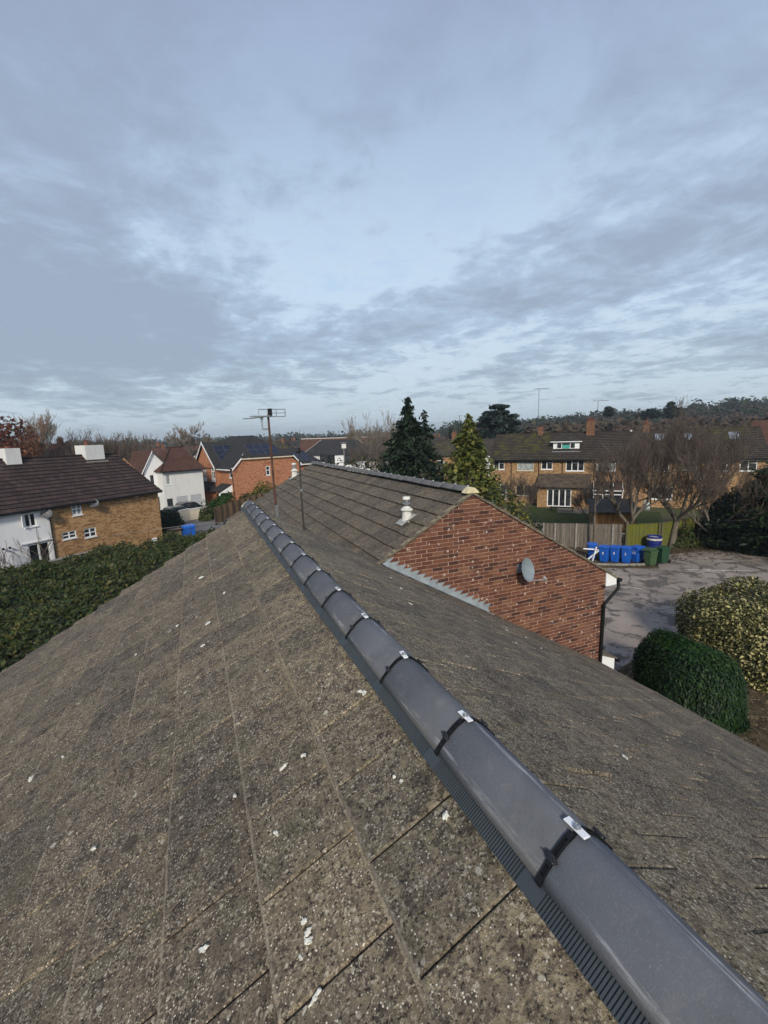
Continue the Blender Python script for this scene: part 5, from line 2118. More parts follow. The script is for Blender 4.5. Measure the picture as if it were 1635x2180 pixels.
def car(label, x, y, rz, paint, L=4.3, W=1.8, H=1.5, group='cars parked on the drive'):
    t_ = thing('parked_car', label, 'car', (x, y, .01), rz, group)
    hl = L / 2
    side = [(-hl, .30), (-hl + .05, .75), (-hl + .25, .88), (-hl + .55, H * .93), (-hl + 1.0, H), (-hl + 2.1, H * .985), (-hl + 2.75, .98), (hl - .35, .86), (hl - .04, .68), (hl, .32)]
    b = MB()
    secs = [(-W / 2, .93, .0), (-W / 2 + .06, 1.0, .0), (W / 2 - .06, 1.0, 0), (W / 2, .93, 0)]
    n = len(side)
    v = []
    for (yy_, sc, _) in secs:
        for (xx, zz_) in side:
            tw = 1 if zz_ < .95 else .86
            v.append((xx * (1 if sc == 1 else .99), yy_ * tw, zz_ * sc if zz_ > .4 else zz_))
    f = []
    for k in range(3):
        f += [(k * n + i, k * n + i + 1, (k + 1) * n + i + 1, (k + 1) * n + i) for i in range(n - 1)]
        f.append((k * n + n - 1, k * n, (k + 1) * n, (k + 1) * n + n - 1))
    f += [tuple(reversed(range(n))), tuple(range(3 * n, 4 * n))]
    b.add(v, f)
    b.build('body', paint, t_, False)
    for sy in (-1, 1):
        b = MB()
        yy_ = sy * (W / 2 * .88)
        P = [(-hl + .72, .93), (-hl + 2.6, .93), (-hl + 2.05, H * .91), (-hl + 1.05, H * .93)]
        b.poly_prism(P, yy_ - .03, yy_ + .03)
        b.build('side_window', GLASS, t_)
        for wx in (-hl + .85, hl - .8):
            b = MB()
            m = Matrix.Translation((wx, sy * (W / 2 - .09), .32)) @ Matrix.Rotation(R(90), 4, 'X')
            b.lathe([(.20, -.1), (.32, -.1), (.32, .1), (.20, .1)], 16, m)
            w_ = b.build('wheel', BLACK, t_)
            b = MB()
            b.lathe([(.02, -.103), (.20, -.103), (.20, .103), (.02, .103)], 10, m)
            b.build('rim', STEEL, w_)
        b = MB()
        b.bevbox(hl - .12, hl + .005, sy * .62 - .18, sy * .62 + .18, .60, .72, .02)
        b.build('headlight', plain('lamp_lens', (.5, .52, .55), .1, 0, .6), t_)
    b = MB()
    b.add([(-hl + 2.15, -W * .40, H * .95), (-hl + 2.15, W * .40, H * .95), (-hl + 2.78, W * .44, 1.0), (-hl + 2.78, -W * .44, 1.0)], [(0, 1, 2, 3)], Matrix.Translation((.02, 0, .015)))
    b.build('windscreen', GLASS, t_)
    b = MB()
    b.add([(-hl + .20, -W * .40, .95), (-hl + .20, W * .40, .95), (-hl + .52, W * .37, H * .92), (-hl + .52, -W * .37, H * .92)], [(0, 1, 2, 3)], Matrix.Translation((-.025, 0, .0)))
    b.build('rear_window', GLASS, t_)
    return t_


car('black estate car parked before the white garage doors', -1.2, 57.3, R(25), CARBLACK, 4.5, 1.85, 1.6)
car('grey hatchback parked nearer than the black car', -2.6, 55.2, R(22), CARGREY, 4.0, 1.75, 1.45)
gwall = thing('rendered_garden_wall', 'cream rendered wall with pale coping beside the drive', 'wall', (-2.6, 52.4, 0), R(48))
b = MB()
b.box(0, 1.3, -.1, .1, 0, 1.25)
b.build('wall_section', CREAM, gwall)
b = MB()
b.box(1.2, 4.6, .3, .5, 0, 1.15, Matrix.Rotation(R(-18), 4, 'Z'))
b.build('wall_section', CREAM, gwall)
b = MB()
b.box(1.15, 4.65, .24, .56, 1.15, 1.23, Matrix.Rotation(R(-18), 4, 'Z'))
b.build('coping', OFFWHITE, gwall)
b = MB()
b.box(-.05, 1.35, -.14, .14, 1.25, 1.30)
b.build('coping', OFFWHITE, gwall)
gwl2 = thing('dark_garden_wall', 'low dark wall beside the parked cars', 'wall', (-4.6, 52.9, 0), R(15))
b = MB()
b.box(0, 2.0, -.12, .12, 0, 1.0)
b.build('wall_section', plain('dark_wall', (.085, .08, .075), .9, 0, .2, .3), gwl2)
b = MB()
b.box(-.04, 2.04, -.15, .15, 1.0, 1.05)
b.build('coping', CONCRETE, gwl2)
rb = thing('recycling_box', 'bright blue box beside the cardboard on the drive, left of the ridge end', 'box', (-1.75, 44.6, .01), R(25))
b = MB()
b.box(-.45, .45, -.35, .35, 0, .75)
b.build('box_body', BLUE, rb)
b = MB()
b.bevbox(-.5, .5, -.4, .4, .75, .95, .03)
b.build('lid', plain('bright_blue', (.012, .15, .62), .4), rb)
cbx = thing('cardboard_box', 'brown cardboard box beside the bright blue box', 'box', (-2.95, 44.6, .01), R(25))
b = MB()
b.box(-.5, .5, -.3, .3, 0, .75)
b.build('box_body', plain('cardboard', (.24, .17, .11), .85), cbx)
b = MB()
b.box(-.5, .5, -.62, -.30, .74, .752)
b.build('flap', MATS['cardboard'], cbx)
wp = thing('white_trough', 'long white trough lying behind the hedge', 'trough', (-5.2, 40.6, .3), R(25))
b = MB()
b.box(-1.1, 1.1, -.25, .25, 0, .5)
b.build('trough_body', WHITEPAINT, wp)
b = MB()
b.box(-1.0, 1.0, -.18, .18, .5, .52)
b.build('soil', LITTER, wp)
# low wall in front of the cottages
lw = thing('garden_wall', 'low grey wall with flat coping between hedge and white cottage', 'wall', (-12.6, 31.4, 0), math.atan2(5.5, 5.8))
b = MB()
b.box(0, 8.0, -.12, .12, 0, 1.2)
b.build('wall_section', plain('wall_grey', (.12, .115, .10), .9, 0, .2, .3), lw)
b = MB()
b.box(-.05, 8.05, -.17, .17, 1.2, 1.26)
b.build('coping', CONCRETE, lw)

# ------------------------------------------------------------------ vegetation


def tube_segments(segs, n=5):
    """segs: list of (p0,p1,r0,r1) -> arrays"""
    P0 = np.array([s[0] for s in segs], float)
    P1 = np.array([s[1] for s in segs], float)
    R0 = np.array([s[2] for s in segs])[:, None]
    R1 = np.array([s[3] for s in segs])[:, None]
    d = unit(P1 - P0)
    h = np.where(np.abs(d[:, 2:3]) < .9, np.array([[0, 0, 1.0]]), np.array([[1.0, 0, 0]]))
    a = unit(np.cross(d, h))
    b = np.cross(d, a)
    vs = []
    for k in range(n):
        w = 2 * math.pi * k / n
        o = a * math.cos(w) + b * math.sin(w)
        vs.append(P0 + o * R0)
    for k in range(n):
        w = 2 * math.pi * k / n
        o = a * math.cos(w) + b * math.sin(w)
        vs.append(P1 + o * R1)
    V = np.stack(vs, 1).reshape(-1, 3)
    base = (np.arange(len(segs)) * 2 * n)[:, None, None]
    q = np.array([[k, (k + 1) % n, n + (k + 1) % n, n + k] for k in range(n)])[None]
    F = (base + q).reshape(-1, 4)
    return V, F


def grow(rr, p, d, L, r, lvl, maxl, segs, twigs, spread=.6, upw=.15, kids=3, gnarl=.18, minr=.004):
    """recursive limb; thick pieces go to segs, thin to twigs"""
    n = 4 if lvl < 2 else 3
    q = Vector(p)
    dd = Vector(d).normalized()
    pts = [q.copy()]
    for i in range(n):
        dd = (dd + Vector((rr.gauss(0, gnarl), rr.gauss(0, gnarl), rr.gauss(0, gnarl) + upw * .4))).normalized()
        q = q + dd * (L / n)
        pts.append(q.copy())
    for i in range(n):
        ra, rb_ = r * (1 - .45 * i / n), r * (1 - .45 * (i + 1) / n)
        (segs if lvl <= 1 else twigs).append((tuple(pts[i]), tuple(pts[i + 1]), max(ra, minr), max(rb_, minr)))
    if lvl >= maxl:
        return
    for k in range(kids + (1 if lvl == 0 else 0)):
        f = rr.uniform(.35, 1.0) if k else 1.0
        i = min(n - 1, int(f * n))
        pp = pts[i].lerp(pts[i + 1], f * n - i if f < 1 else 1)
        axis = Vector((rr.gauss(0, 1), rr.gauss(0, 1), rr.gauss(0, .5))).normalized()
        nd = (dd + axis * rr.uniform(spread * .5, spread * 1.2) + Vector((0, 0, upw))).normalized()
        grow(rr, pp, nd, L * rr.uniform(.55, .82), r * rr.uniform(.42, .62), lvl + 1, maxl, segs, twigs, spread, upw, kids, gnarl, minr)


BARK_G = m_bark('grey_bark', (.085, .07, .055), (.19, .165, .13))
BARK_D = m_bark('dark_bark', (.035, .027, .02), (.075, .056, .04))
TWIG = m_bark('brown_twigs', (.085, .066, .054), (.165, .130, .106))
TWIG_R = m_bark('reddish_twigs', (.15, .07, .045), (.23, .12, .08))
TWIG_P = m_bark('pale_twigs', (.16, .135, .11), (.27, .23, .19))


def bare_tree(label, x, y, h, seed, stems=1, spread=.55, upw=.2, maxl=5, kids=3, r=.16, bark=BARK_G, twig=TWIG, first=.4, lean=(0, 0), minr=.006, name='bare_tree', group=None, cat='tree', fan=.35, gnarl=.16):
    rr = random.Random(seed)
    t_ = thing(name, label, cat, (x, y, 0), 0, group)
    segs, twigs = [], []
    base = Vector((0, 0, -.05))
    if first > 0:
        top = Vector((lean[0], lean[1], h * first))
        m1 = base.lerp(top, .5) + Vector((rr.uniform(-.05, .05), rr.uniform(-.05, .05), 0)) * h * .2
        segs += [(tuple(base), tuple(m1), r * 1.25, r * 1.05), (tuple(m1), tuple(top), r * 1.05, r * .9)]
    else:
        top = base
    for k in range(stems):
        a = 2 * math.pi * (k + rr.random() * .6) / stems
        d = Vector((math.cos(a) * fan, math.sin(a) * fan, 1))
        grow(rr, top, d, h * (1 - max(first, 0)) * rr.uniform(.36, .46), r * (.8 if stems == 1 else .62), 0, maxl, segs, twigs, spread, upw, kids, gnarl, minr)
    k = h / max(max(q[1][2] for q in segs), max(q[1][2] for q in twigs))
    segs = [(tuple(c * k for c in a), tuple(c * k for c in b), ra, rb_) for a, b, ra, rb_ in segs]
    twigs = [(tuple(c * k for c in a), tuple(c * k for c in b), ra, rb_) for a, b, ra, rb_ in twigs]
    V, F = tube_segments(segs, 7)
    np_mesh('trunk', V, F, bark, t_)
    V, F = tube_segments(twigs, 3)
    np_mesh('crown', V, F, twig, t_)
    return t_


def conifer(label, x, y, h, w, leaf, seed, droop=.25, base=.06, dens=1.0, tip=.85, lsize=.26, name='conifer', levels=None, cedar=False, lean=0, group=None):
    rr = np.random.default_rng(seed)
    t_ = thing(name, label, 'tree', (x, y, 0), 0, group)
    segs = [((0, 0, -.05), (lean * .4, 0, h * .55), .03 * h * .5, .014 * h), ((lean * .4, 0, h * .55), (lean, 0, h * .985), .014 * h, .01)]
    nb = int(34 * dens * h / 8) if not cedar else int(26 * dens)
    C, S, N, A = [], [], [], []
    for i in range(nb):
        f = base + (1 - base) * (i + rr.random() * .8) / nb
        if cedar:
            f = base + (1 - base) * (math.floor(f * 9) + .5 * rr.random()) / 9.2
        z = f * h
        prof = (1 - f) ** (tip if not cedar else .55) * (1.0 if f > .12 else f / .12 * .4 + .6)
        L = w * max(prof, .05) * rr.uniform(.48, 1.12)
        a = i * 2.399 + rr.uniform(-.4, .4)
        dz = (-droop * L * rr.uniform(.4, 1.3)) if not cedar else L * rr.uniform(-.02, .12)
        p0 = np.array([lean * f, 0, z])
        p1 = p0 + np.array([math.cos(a) * L, math.sin(a) * L, dz])
        segs.append((tuple(p0), tuple(p1), max(.02, .012 * L * 2), .006))
        m = int(max(6, 46 * L * dens / (1 + .15 * L)))
        u = rr.random(m) ** .6
        pts = p0 + (p1 - p0) * u[:, None]
        sp = (.10 + .24 * L * u * (1 - .5 * u))[:, None]
        off = rr.normal(size=(m, 3)) * sp * np.array([1, 1, .30 if cedar else .55])
        pts = pts + off
        if not cedar:
            pts[:, 2] -= np.abs(off[:, 0]) * .5
        C.append(pts)
        S.append(np.full(m, lsize * (1 if f < .85 else .7)))
        N.append(np.tile(np.array([math.cos(a) * .3, math.sin(a) * .3, .9]), (m, 1)))
        A.append(np.tile(np.array([math.cos(a), math.sin(a), -.6 if not cedar else 0.05]), (m, 1)))
    C, S, N, A = map(np.concatenate, (C, S, N, A))
    V, F = leaf_quads(C, S, N, 1.0, 2.3, A)
    np_mesh('crown', V, F, leaf, t_)
    V, F = tube_segments(segs, 6)
    np_mesh('trunk', V, F, BARK_D, t_)
    return t_


def shell_points(n, shape, rr, inner=.72):
    """points near the surface of a lumpy body given by shape(dir)->radius vector"""
    d = unit(rr.normal(size=(n, 3)))
    d[:, 2] = np.abs(d[:, 2]) * 1.0 - .12
    d = unit(d)
    k = inner + (1 - inner) * rr.random(n) ** .45
    return d, shape(d) * k[:, None]


def bush(name, label, x, y, hx, hy, hz, leaf, n, ls, seed, square=2.0, cat='bush', rz=0, lump=.10, aspect=1.7, group=None, inner=.7, core=True, stem=True, upleaf=False, top=None):
    """rounded (square=2) to boxy (square=6) clipped shrub standing on the ground"""
    rr = np.random.default_rng(seed)
    t_ = thing(name, label, cat, (x, y, 0), rz, group)
    ph = rr.random((6, 3)) * 6.28
    fq = rr.normal(size=(6, 3)) * 3.2

    def shape(d):
        e = square
        s = (np.abs(d[:, 0] / hx) ** e + np.abs(d[:, 1] / hy) ** e + np.abs(d[:, 2] / hz) ** e) ** (-1 / e)
        l = 1 + lump * np.sin(d @ fq.T + ph[:, 0]).mean(1) * 2.2
        return d * (s * l)[:, None]
    d, P = shell_points(n, shape, rr, inner)
    P[:, 2] = np.maximum(P[:, 2] + hz * .02, .03)
    P += rr.normal(size=P.shape) * ls * .55
    far = rr.random(n) < .05
    P[far] *= 1.0 + rr.random((far.sum(), 1)) * .07
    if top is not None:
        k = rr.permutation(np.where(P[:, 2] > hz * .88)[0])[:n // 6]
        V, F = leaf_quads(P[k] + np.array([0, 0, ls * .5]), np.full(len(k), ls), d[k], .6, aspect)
        np_mesh('lit_top_leaves', V, F, top, t_)  # brighter leaf colour here puts the light on the bush's top into the foliage
    V, F = leaf_quads(P, ls * (.7 + .6 * rr.random(n)), d, .9 if not upleaf else .5, aspect, (d * .4 + np.array([0, 0, 1.0])) if upleaf else None)
    np_mesh('foliage', V, F, leaf, t_)
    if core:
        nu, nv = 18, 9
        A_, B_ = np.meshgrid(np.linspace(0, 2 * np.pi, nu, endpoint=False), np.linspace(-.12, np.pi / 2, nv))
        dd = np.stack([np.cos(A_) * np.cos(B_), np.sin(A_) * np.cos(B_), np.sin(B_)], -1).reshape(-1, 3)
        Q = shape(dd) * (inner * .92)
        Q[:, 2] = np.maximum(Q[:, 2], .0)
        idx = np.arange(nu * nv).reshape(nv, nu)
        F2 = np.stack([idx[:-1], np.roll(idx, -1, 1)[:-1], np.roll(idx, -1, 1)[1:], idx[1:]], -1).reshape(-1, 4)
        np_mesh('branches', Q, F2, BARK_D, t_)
    return t_


L_DARK = m_leaf('cypress_dark', (.010, .030, .012), (.022, .055, .020), (.030, .075, .014))
L_CONIF = m_leaf('spruce_green', (.014, .028, .013), (.030, .052, .022), (.022, .042, .022))
L_YG = m_leaf('yellow_green', (.055, .080, .016), (.125, .145, .025), (.20, .19, .035))
L_CEDAR = m_leaf('cedar_blue_green', (.014, .030, .026), (.030, .052, .042))
L_HEDGE = m_leaf('hedge_green', (.022, .042, .011), (.056, .082, .020), (.105, .100, .026))
L_VAR = m_leaf('variegated', (.040, .046, .012), (.090, .085, .024), (.55, .50, .22), .5, .2)
L_YEW = m_leaf('yew_black_green', (.006, .014, .007), (.014, .030, .012), (.022, .055, .012))
L_GOLD = m_leaf('golden_leaf', (.16, .13, .02), (.27, .21, .035), (.10, .10, .02))
L_BEECH = m_leaf('russet_leaf', (.11, .035, .018), (.20, .07, .03), (.07, .03, .02))
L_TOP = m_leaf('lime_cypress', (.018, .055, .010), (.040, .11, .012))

# clipped shrubs by the car park
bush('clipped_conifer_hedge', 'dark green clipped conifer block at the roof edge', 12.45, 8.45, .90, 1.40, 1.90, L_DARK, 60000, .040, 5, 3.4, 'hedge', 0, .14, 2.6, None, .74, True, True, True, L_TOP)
bush('variegated_bush', 'large rounded bush with yellow-edged leaves behind the dark conifer block', 17.2, 9.3, 2.25, 2.1, 2.75, L_VAR, 42000, .058, 6, 2.5, 'bush', 0, .16, 1.9, None, .70)
bush('golden_shrub', 'yellow-leaved shrub showing over the right verge of the brick gable', 17.2, 23.0, 1.3, 1.1, 3.6, L_GOLD, 4200, .14, 8, 2.3, 'shrub', 0, .2)
bush('dark_shrub', 'dark blue-green shrub beside the golden shrub', 20.8, 25.6, 1.0, .9, 2.6, L_CONIF, 3500, .13, 9, 2.3, 'shrub', 0, .2)

# great hedge on the left: a bumpy mass between the house and the cottages
hd = thing('overgrown_hedge', 'broad overgrown green hedge filling the space left of the roof', 'hedge', (-6, 22, 0))
rr = np.random.default_rng(21)
n = 170000
px_ = rr.uniform(-16, 2.2, n)
py_ = rr.uniform(8, 38, n)
far_edge = np.interp(px_, [-16, -12, -8, -4, -1.0, 2.2], [25.5, 28.0, 31.5, 35.0, 37.5, 37.0])
right_edge = np.interp(py_, [8, 18, 30, 38], [-4.4, -1.2, 1.6, 1.0])
ok = (py_ < far_edge) & (px_ < right_edge)
px_, py_ = px_[ok], py_[ok]


def hedge_h(x, y):
    hgt = np.interp(y, [8, 14, 22, 30, 38], [2.9, 2.85, 2.45, 2.0, 1.6])
    return hgt + .38 * np.sin(x * 1.3 + 1.1 * np.sin(y * .7)) * np.cos(y * .9) + .16 * np.sin(x * 3.1 + y * 2.3) + .10 * np.sin(5.1 * y - 3.7 * x)


hz_ = hedge_h(px_, py_)
edge_d = np.minimum(np.interp(px_, [-16, -12, -8, -4, -1.0, 2.2], [25.5, 28.0, 31.5, 35.0, 37.5, 37.0]) - py_, np.interp(py_, [8, 18, 30, 38], [-4.4, -1.2, 1.6, 1.0]) - px_)
hz_ = hz_ * np.clip(edge_d / .9, .05, 1) ** .5
P = np.stack([px_ + 6, py_ - 22, hz_ - rr.random(len(px_)) ** 2 * .45 + rr.normal(size=len(px_)) * .06], 1)
P[:, 2] = np.maximum(P[:, 2], .02)
nr = np.stack([-np.cos(px_ * 1.3) * .4, -np.ones_like(px_) * .3, np.ones_like(px_)], 1)
V, F = leaf_quads(P, .045 + .075 * rr.random(len(P)), nr, 1.3, 1.6)
np_mesh('foliage', V, F, L_HEDGE, hd)
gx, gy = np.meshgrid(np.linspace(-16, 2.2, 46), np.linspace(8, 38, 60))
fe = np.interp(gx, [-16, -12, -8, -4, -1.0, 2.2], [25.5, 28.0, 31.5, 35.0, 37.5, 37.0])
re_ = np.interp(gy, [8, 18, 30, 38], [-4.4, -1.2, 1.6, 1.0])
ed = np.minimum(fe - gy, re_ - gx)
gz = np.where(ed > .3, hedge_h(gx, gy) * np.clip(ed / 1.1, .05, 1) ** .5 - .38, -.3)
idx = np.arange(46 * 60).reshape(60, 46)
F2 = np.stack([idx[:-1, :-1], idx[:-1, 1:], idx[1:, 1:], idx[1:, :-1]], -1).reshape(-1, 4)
np_mesh('branches', np.stack([gx + 6, gy - 22, gz], -1).reshape(-1, 3), F2, plain('hedge_shade', (.012, .016, .007), .95), hd)  # near-black sheet under the leaves, its colour stands in for the hedge's inner shade
# taller sprays at the near-left of it
bush('laurel_clump', 'glossy broad-leaved clump at the left edge below the hedge', -6.9, 13.6, 1.6, 1.9, 2.9, m_leaf('laurel', (.025, .060, .012), (.055, .11, .024), None, .35, .2), 5200, .17, 31, 2.4, 'bush', 0, .2)

# bare climbers and shrubs before the white cottage
bare_tree('leafless climber with long arching stems against the white cottage wall', -10.4, 33.6, 3.6, 71, 7, .5, .25, 2, 2, .03, TWIG, TWIG, 0, (0, 0), .012, 'bare_shrub', None, 'shrub', .8, .22)
bare_tree('leafless shrub with upright stems at the left end of the white cottage', -12.1, 32.2, 3.0, 72, 6, .45, .3, 2, 2, .026, TWIG, TWIG, 0, (0, 0), .012, 'bare_shrub', None, 'shrub', .6, .2)
bush('round_topiary', 'dark round clipped bush at the corner of the brown brick cottage', -3.45, 46.4, 1.35, 1.3, 2.2, L_YEW, 8000, .09, 33, 2.2)
bush('box_hedge', 'small green hedge behind the brown brick cottage corner', -5.6, 53.2, 1.6, .9, 1.6, L_HEDGE, 3000, .14, 34, 4, 'hedge')
bush('drive_shrub', 'tall green shrub before the bay window of the red brick house', 1.7, 54.6, 1.5, 1.2, 2.6, L_TOP, 4200, .15, 35, 2.2, 'shrub', 0, .2)
bush('drive_shrub', 'dark slim shrub left of the tall green shrub by the drive', -.1, 52.3, .6, .6, 2.4, L_HEDGE, 2000, .13, 36, 2.2, 'shrub', 0, .2)
for i, (x, y, w, h, lf_) in enumerate([(5.0, 58.2, 1.2, 1.9, L_HEDGE), (7.0, 60.4, 1.5, 2.6, L_YG), (9.4, 61.2, 1.5, 2.8, L_YG), (11.6, 62.2, 1.4, 3.0, L_GOLD)]):
    bush('fence_shrub', ['dark green shrub at the porch end of the brown fence', 'first yellow-green shrub along the red brick side wall from the porch',
                         'second yellow-green shrub along the red brick side wall from the porch', 'golden shrub against the red brick wall by the aerial masts'][i], x, y, w, w, h, lf_, 2600, .16, 40 + i, 2.2, 'shrub', 0, .25)

# trees behind the rear roof
conifer('tall dark conifer with pointed top behind the grey roof', 17.9, 38.8, 11.9, 5.4, L_CONIF, 51, .26, .03, 2.3, 1.0, .24)
conifer('second dark conifer leaning against the tall pointed one', 19.8, 39.2, 10.7, 4.2, L_CONIF, 52, .34, .03, 1.6, 1.0, .24)
bush('dark_evergreen', 'low spreading dark evergreen at the foot of the tall conifer', 18.6, 36.4, 3.0, 2.0, 7.4, L_CONIF, 11000, .22, 53, 2.2, 'bush', 0, .25)
bush('dark_evergreen', 'clipped dark green hedge behind the far end of the grey ridge', 13.2, 41.5, 3.2, 1.6, 6.8, L_HEDGE, 7000, .18, 54, 3.4, 'bush', .1, .1)
ygt = conifer('yellow-green evergreen tree between the dark conifers and the terrace', 21.0, 33.4, 10.0, 3.3, L_YG, 55, .26, .0, 2.6, .72, .24)
bush('yellow_green_skirt', 'broad yellow-green lower growth of shrubs before the left end terraced house', 21.2, 33.2, 2.3, 2.1, 8.0, L_YG, 12000, .21, 56, 2.7, 'bush', 0, .28)
bush('ivy_bush', 'green leafy bush just beyond the apex of the brick gable', 20.6, 28.2, 1.7, 1.4, 4.4, L_HEDGE, 4200, .17, 57, 2.2, 'bush', 0, .25)
bare_tree('tall grey leafless tree beside the dark conifer', 18.6, 47.0, 11.6, 81, 3, .5, .25, 6, 3, .16, BARK_G, TWIG_P, .12, (0, 0), .010, fan=.3)
bare_tree('leafless brown tree left of the tall grey leafless one', 16.2, 45.2, 8.5, 82, 3, .55, .2, 5, 3, .12, BARK_D, TWIG, .1, (0, 0), .012, fan=.45)
conifer('flat-topped cedar with layered branches behind the terrace end', 52.7, 72.0, 14.0, 6.4, L_CEDAR, 58, 0, .28, 2.6, 1, .55, 'cedar_tree', None, True)

# leafless trees and dark evergreen at the car park edge
bare_tree('leafless tree with thick pale trunk behind the right-hand blue bins', 27.3, 22.55, 9.0, 91, 4, .60, .26, 5, 4, .20, BARK_G, TWIG, .20, (0, 0), .007, fan=.6, gnarl=.20)
bare_tree('tallest leafless tree, dense with upright twigs, behind the navy drum', 30.2, 21.4, 10.6, 92, 5, .62, .26, 5, 4, .20, BARK_G, TWIG, .20, (.5, .1), .007, fan=.75, gnarl=.20)
bare_tree('leafless spreading tree leaning towards the dark yew', 32.4, 20.2, 8.8, 93, 6, .6, .14, 6, 3, .15, BARK_G, TWIG, .12, (.3, 0), .006, fan=1.1, gnarl=.15)
bare_tree('slim leafless sapling behind the grey fence beside the shed', 24.6, 23.1, 5.6, 94, 2, .4, .3, 5, 3, .09, BARK_G, TWIG, .45, (-.1, 0), .006, fan=.2)
bare_tree('leafless twiggy shrub before the left end terraced house', 29.8, 37.2, 4.4, 95, 8, .6, .22, 5, 3, .05, TWIG, TWIG, 0, (0, 0), .008, 'bare_shrub', None, 'shrub', .8)
bare_tree('leafless brown shrub between folding doors and shed', 33.0, 31.6, 3.8, 96, 7, .6, .2, 5, 3, .05, TWIG, TWIG, 0, (0, 0), .008, 'bare_shrub', None, 'shrub', .7)
yw = thing('dark_yew_tree', 'black-green spreading yew at the right edge of the car park', 'tree', (35.0, 16.6, 0))
rr = np.random.default_rng(61)
C, A, segs = [], [], [((0, 0, -.05), (0, 0, 5.2), .22, .05)]
for i in range(150):
    a = rr.uniform(0, 2 * np.pi)
    z = .35 + 6.0 * rr.random() ** 1.1
    L = 4.3 * (1 - (z / 7.2) ** 1.6) * rr.uniform(.55, 1.05) + .4
    p0 = np.array([0, 0, min(z, 5.0)])
    p1 = np.array([math.cos(a) * L, math.sin(a) * L, z + .10 * L - .3])
    segs.append((tuple(p0), tuple(p1), .04, .01))
    m = int(330 * L / 4)
    u = rr.random(m) ** .5
    C.append(p0 + (p1 - p0) * u[:, None] + rr.normal(size=(m, 3)) * (np.array([.5, .5, .16]) * (.3 + .6 * u[:, None])))
    A.append(np.tile(np.array([math.cos(a), math.sin(a), -.15]), (m, 1)))
C, A = np.concatenate(C), np.concatenate(A)
V, F = leaf_quads(C, np.full(len(C), .135), np.tile([0, 0, 1.0], (len(C), 1)), .9, 2.6, A)
np_mesh('crown', V, F, L_YEW, yw)
V, F = tube_segments(segs, 6)
np_mesh('trunk', V, F, BARK_D, yw)
bush('dark_thicket', 'black-green thicket under the yew at the car park corner', 35.4, 18.6, 3.6, 3.4, 4.0, L_YEW, 14000, .15, 62, 2.6, 'bush', 0, .15)
bush('ivy_clump', 'ivy clump at the foot of the tallest leafless tree', 31.0, 21.2, 1.0, .8, 1.5, L_HEDGE, 1800, .14, 63, 2.2, 'bush', 0, .3)

# litter on the ground by the fence
rr = np.random.default_rng(77)
n = 2600
lx = rr.uniform(21.5, 35, n)
ly = 21.6 - (lx - 22) * .16 + rr.normal(size=n) * 1.1
V, F = leaf_quads(np.stack([lx, ly, .02 + rr.random(n) * .03], 1), np.full(n, .085), np.tile([0, 0, 1.0], (n, 1)), .5, 1.4)
tag(np_mesh('fallen_leaves', V, F, m_leaf('dead_leaf', (.11, .08, .045), (.24, .18, .11), (.07, .045, .028))), 'dry fallen leaves along the fence foot', 'leaves', None, 'stuff')
n = 1500
lx = rr.uniform(10.6, 20, n)
ly = rr.uniform(5.6, 11.5, n)
V, F = leaf_quads(np.stack([lx, ly, .02 + rr.random(n) * .03], 1), np.full(n, .06), np.tile([0, 0, 1.0], (n, 1)), .5, 1.4)
tag(np_mesh('fallen_leaves', V, F, MATS['dead_leaf']), 'dry fallen leaves round the clipped shrubs', 'leaves', None, 'stuff')

# trees beyond the cottages
bare_tree('leafless tree with rounded crown above the white cottage chimney', -22.4, 86.5, 14.4, 101, 3, .5, .3, 6, 3, .22, BARK_G, TWIG_P, .25, (0, 0), .016, fan=.5)
for i, (x, y, h, sd_) in enumerate([(-26.5, 80, 12.6, 102), (-23.2, 77, 12.9, 103)]):
    t_ = bare_tree(['russet-leaved tree at the far left edge', 'russet-leaved tree beside the left cottage chimney'][i], x, y, h, sd_, 3, .5, .2, 4, 3, .2, BARK_D, TWIG_R, .15, (0, 0), .02, 'russet_tree', fan=.5)
    rr = np.random.default_rng(sd_)
    d = unit(rr.normal(size=(2600, 3)))
    P = d * np.array([3.4, 3.4, h * .42]) * rr.random((2600, 1)) ** .4 + np.array([0, 0, h * .56])
    V, F = leaf_quads(P, np.full(2600, .30))
    np_mesh('leaves', V, F, L_BEECH, t_)
for i, (x, y, h) in enumerate([(-19.5, 92, 11.0), (-16.3, 94.5, 11.7), (-12.5, 93, 11.2)]):
    bare_tree(['leafless thicket left of the brown cottage chimney', 'leafless thicket straight behind the brown cottage chimney pot', 'leafless thicket right of the brown cottage chimney'][i], x, y, h, 110 + i, 5, .55, .25, 5, 3, .14, BARK_D, TWIG, .1, (0, 0), .02, fan=.6)
bare_tree('large round leafless tree beyond the white houses', -.9, 121, 13.2, 115, 4, .6, .15, 6, 3, .26, BARK_G, TWIG_P, .3, (0, 0), .025, fan=.7)
bare_tree('leafless tree beyond the black and white house', 38.2, 116, 12.2, 116, 3, .5, .25, 6, 3, .2, BARK_G, TWIG_P, .3, (0, 0), .022, fan=.4)
conifer('umbrella-topped pine on the wooded hill left of the others', 126.9, 113.2, 15.6, 4.2, L_CEDAR, 121, 0, .62, 1.4, 1, .9, 'pine_tree', None, True)
conifer('broad flat pine on the wooded hill above the terrace', 139.7, 107.7, 14.4, 7.0, L_CEDAR, 122, 0, .60, 1.5, 1, .9, 'pine_tree', None, True)
conifer('layered cedar on the wooded hill among the bare twigs', 156.1, 112.4, 17.4, 4.0, L_CEDAR, 123, 0, .45, 1.4, 1, .9, 'cedar_tree', None, True)
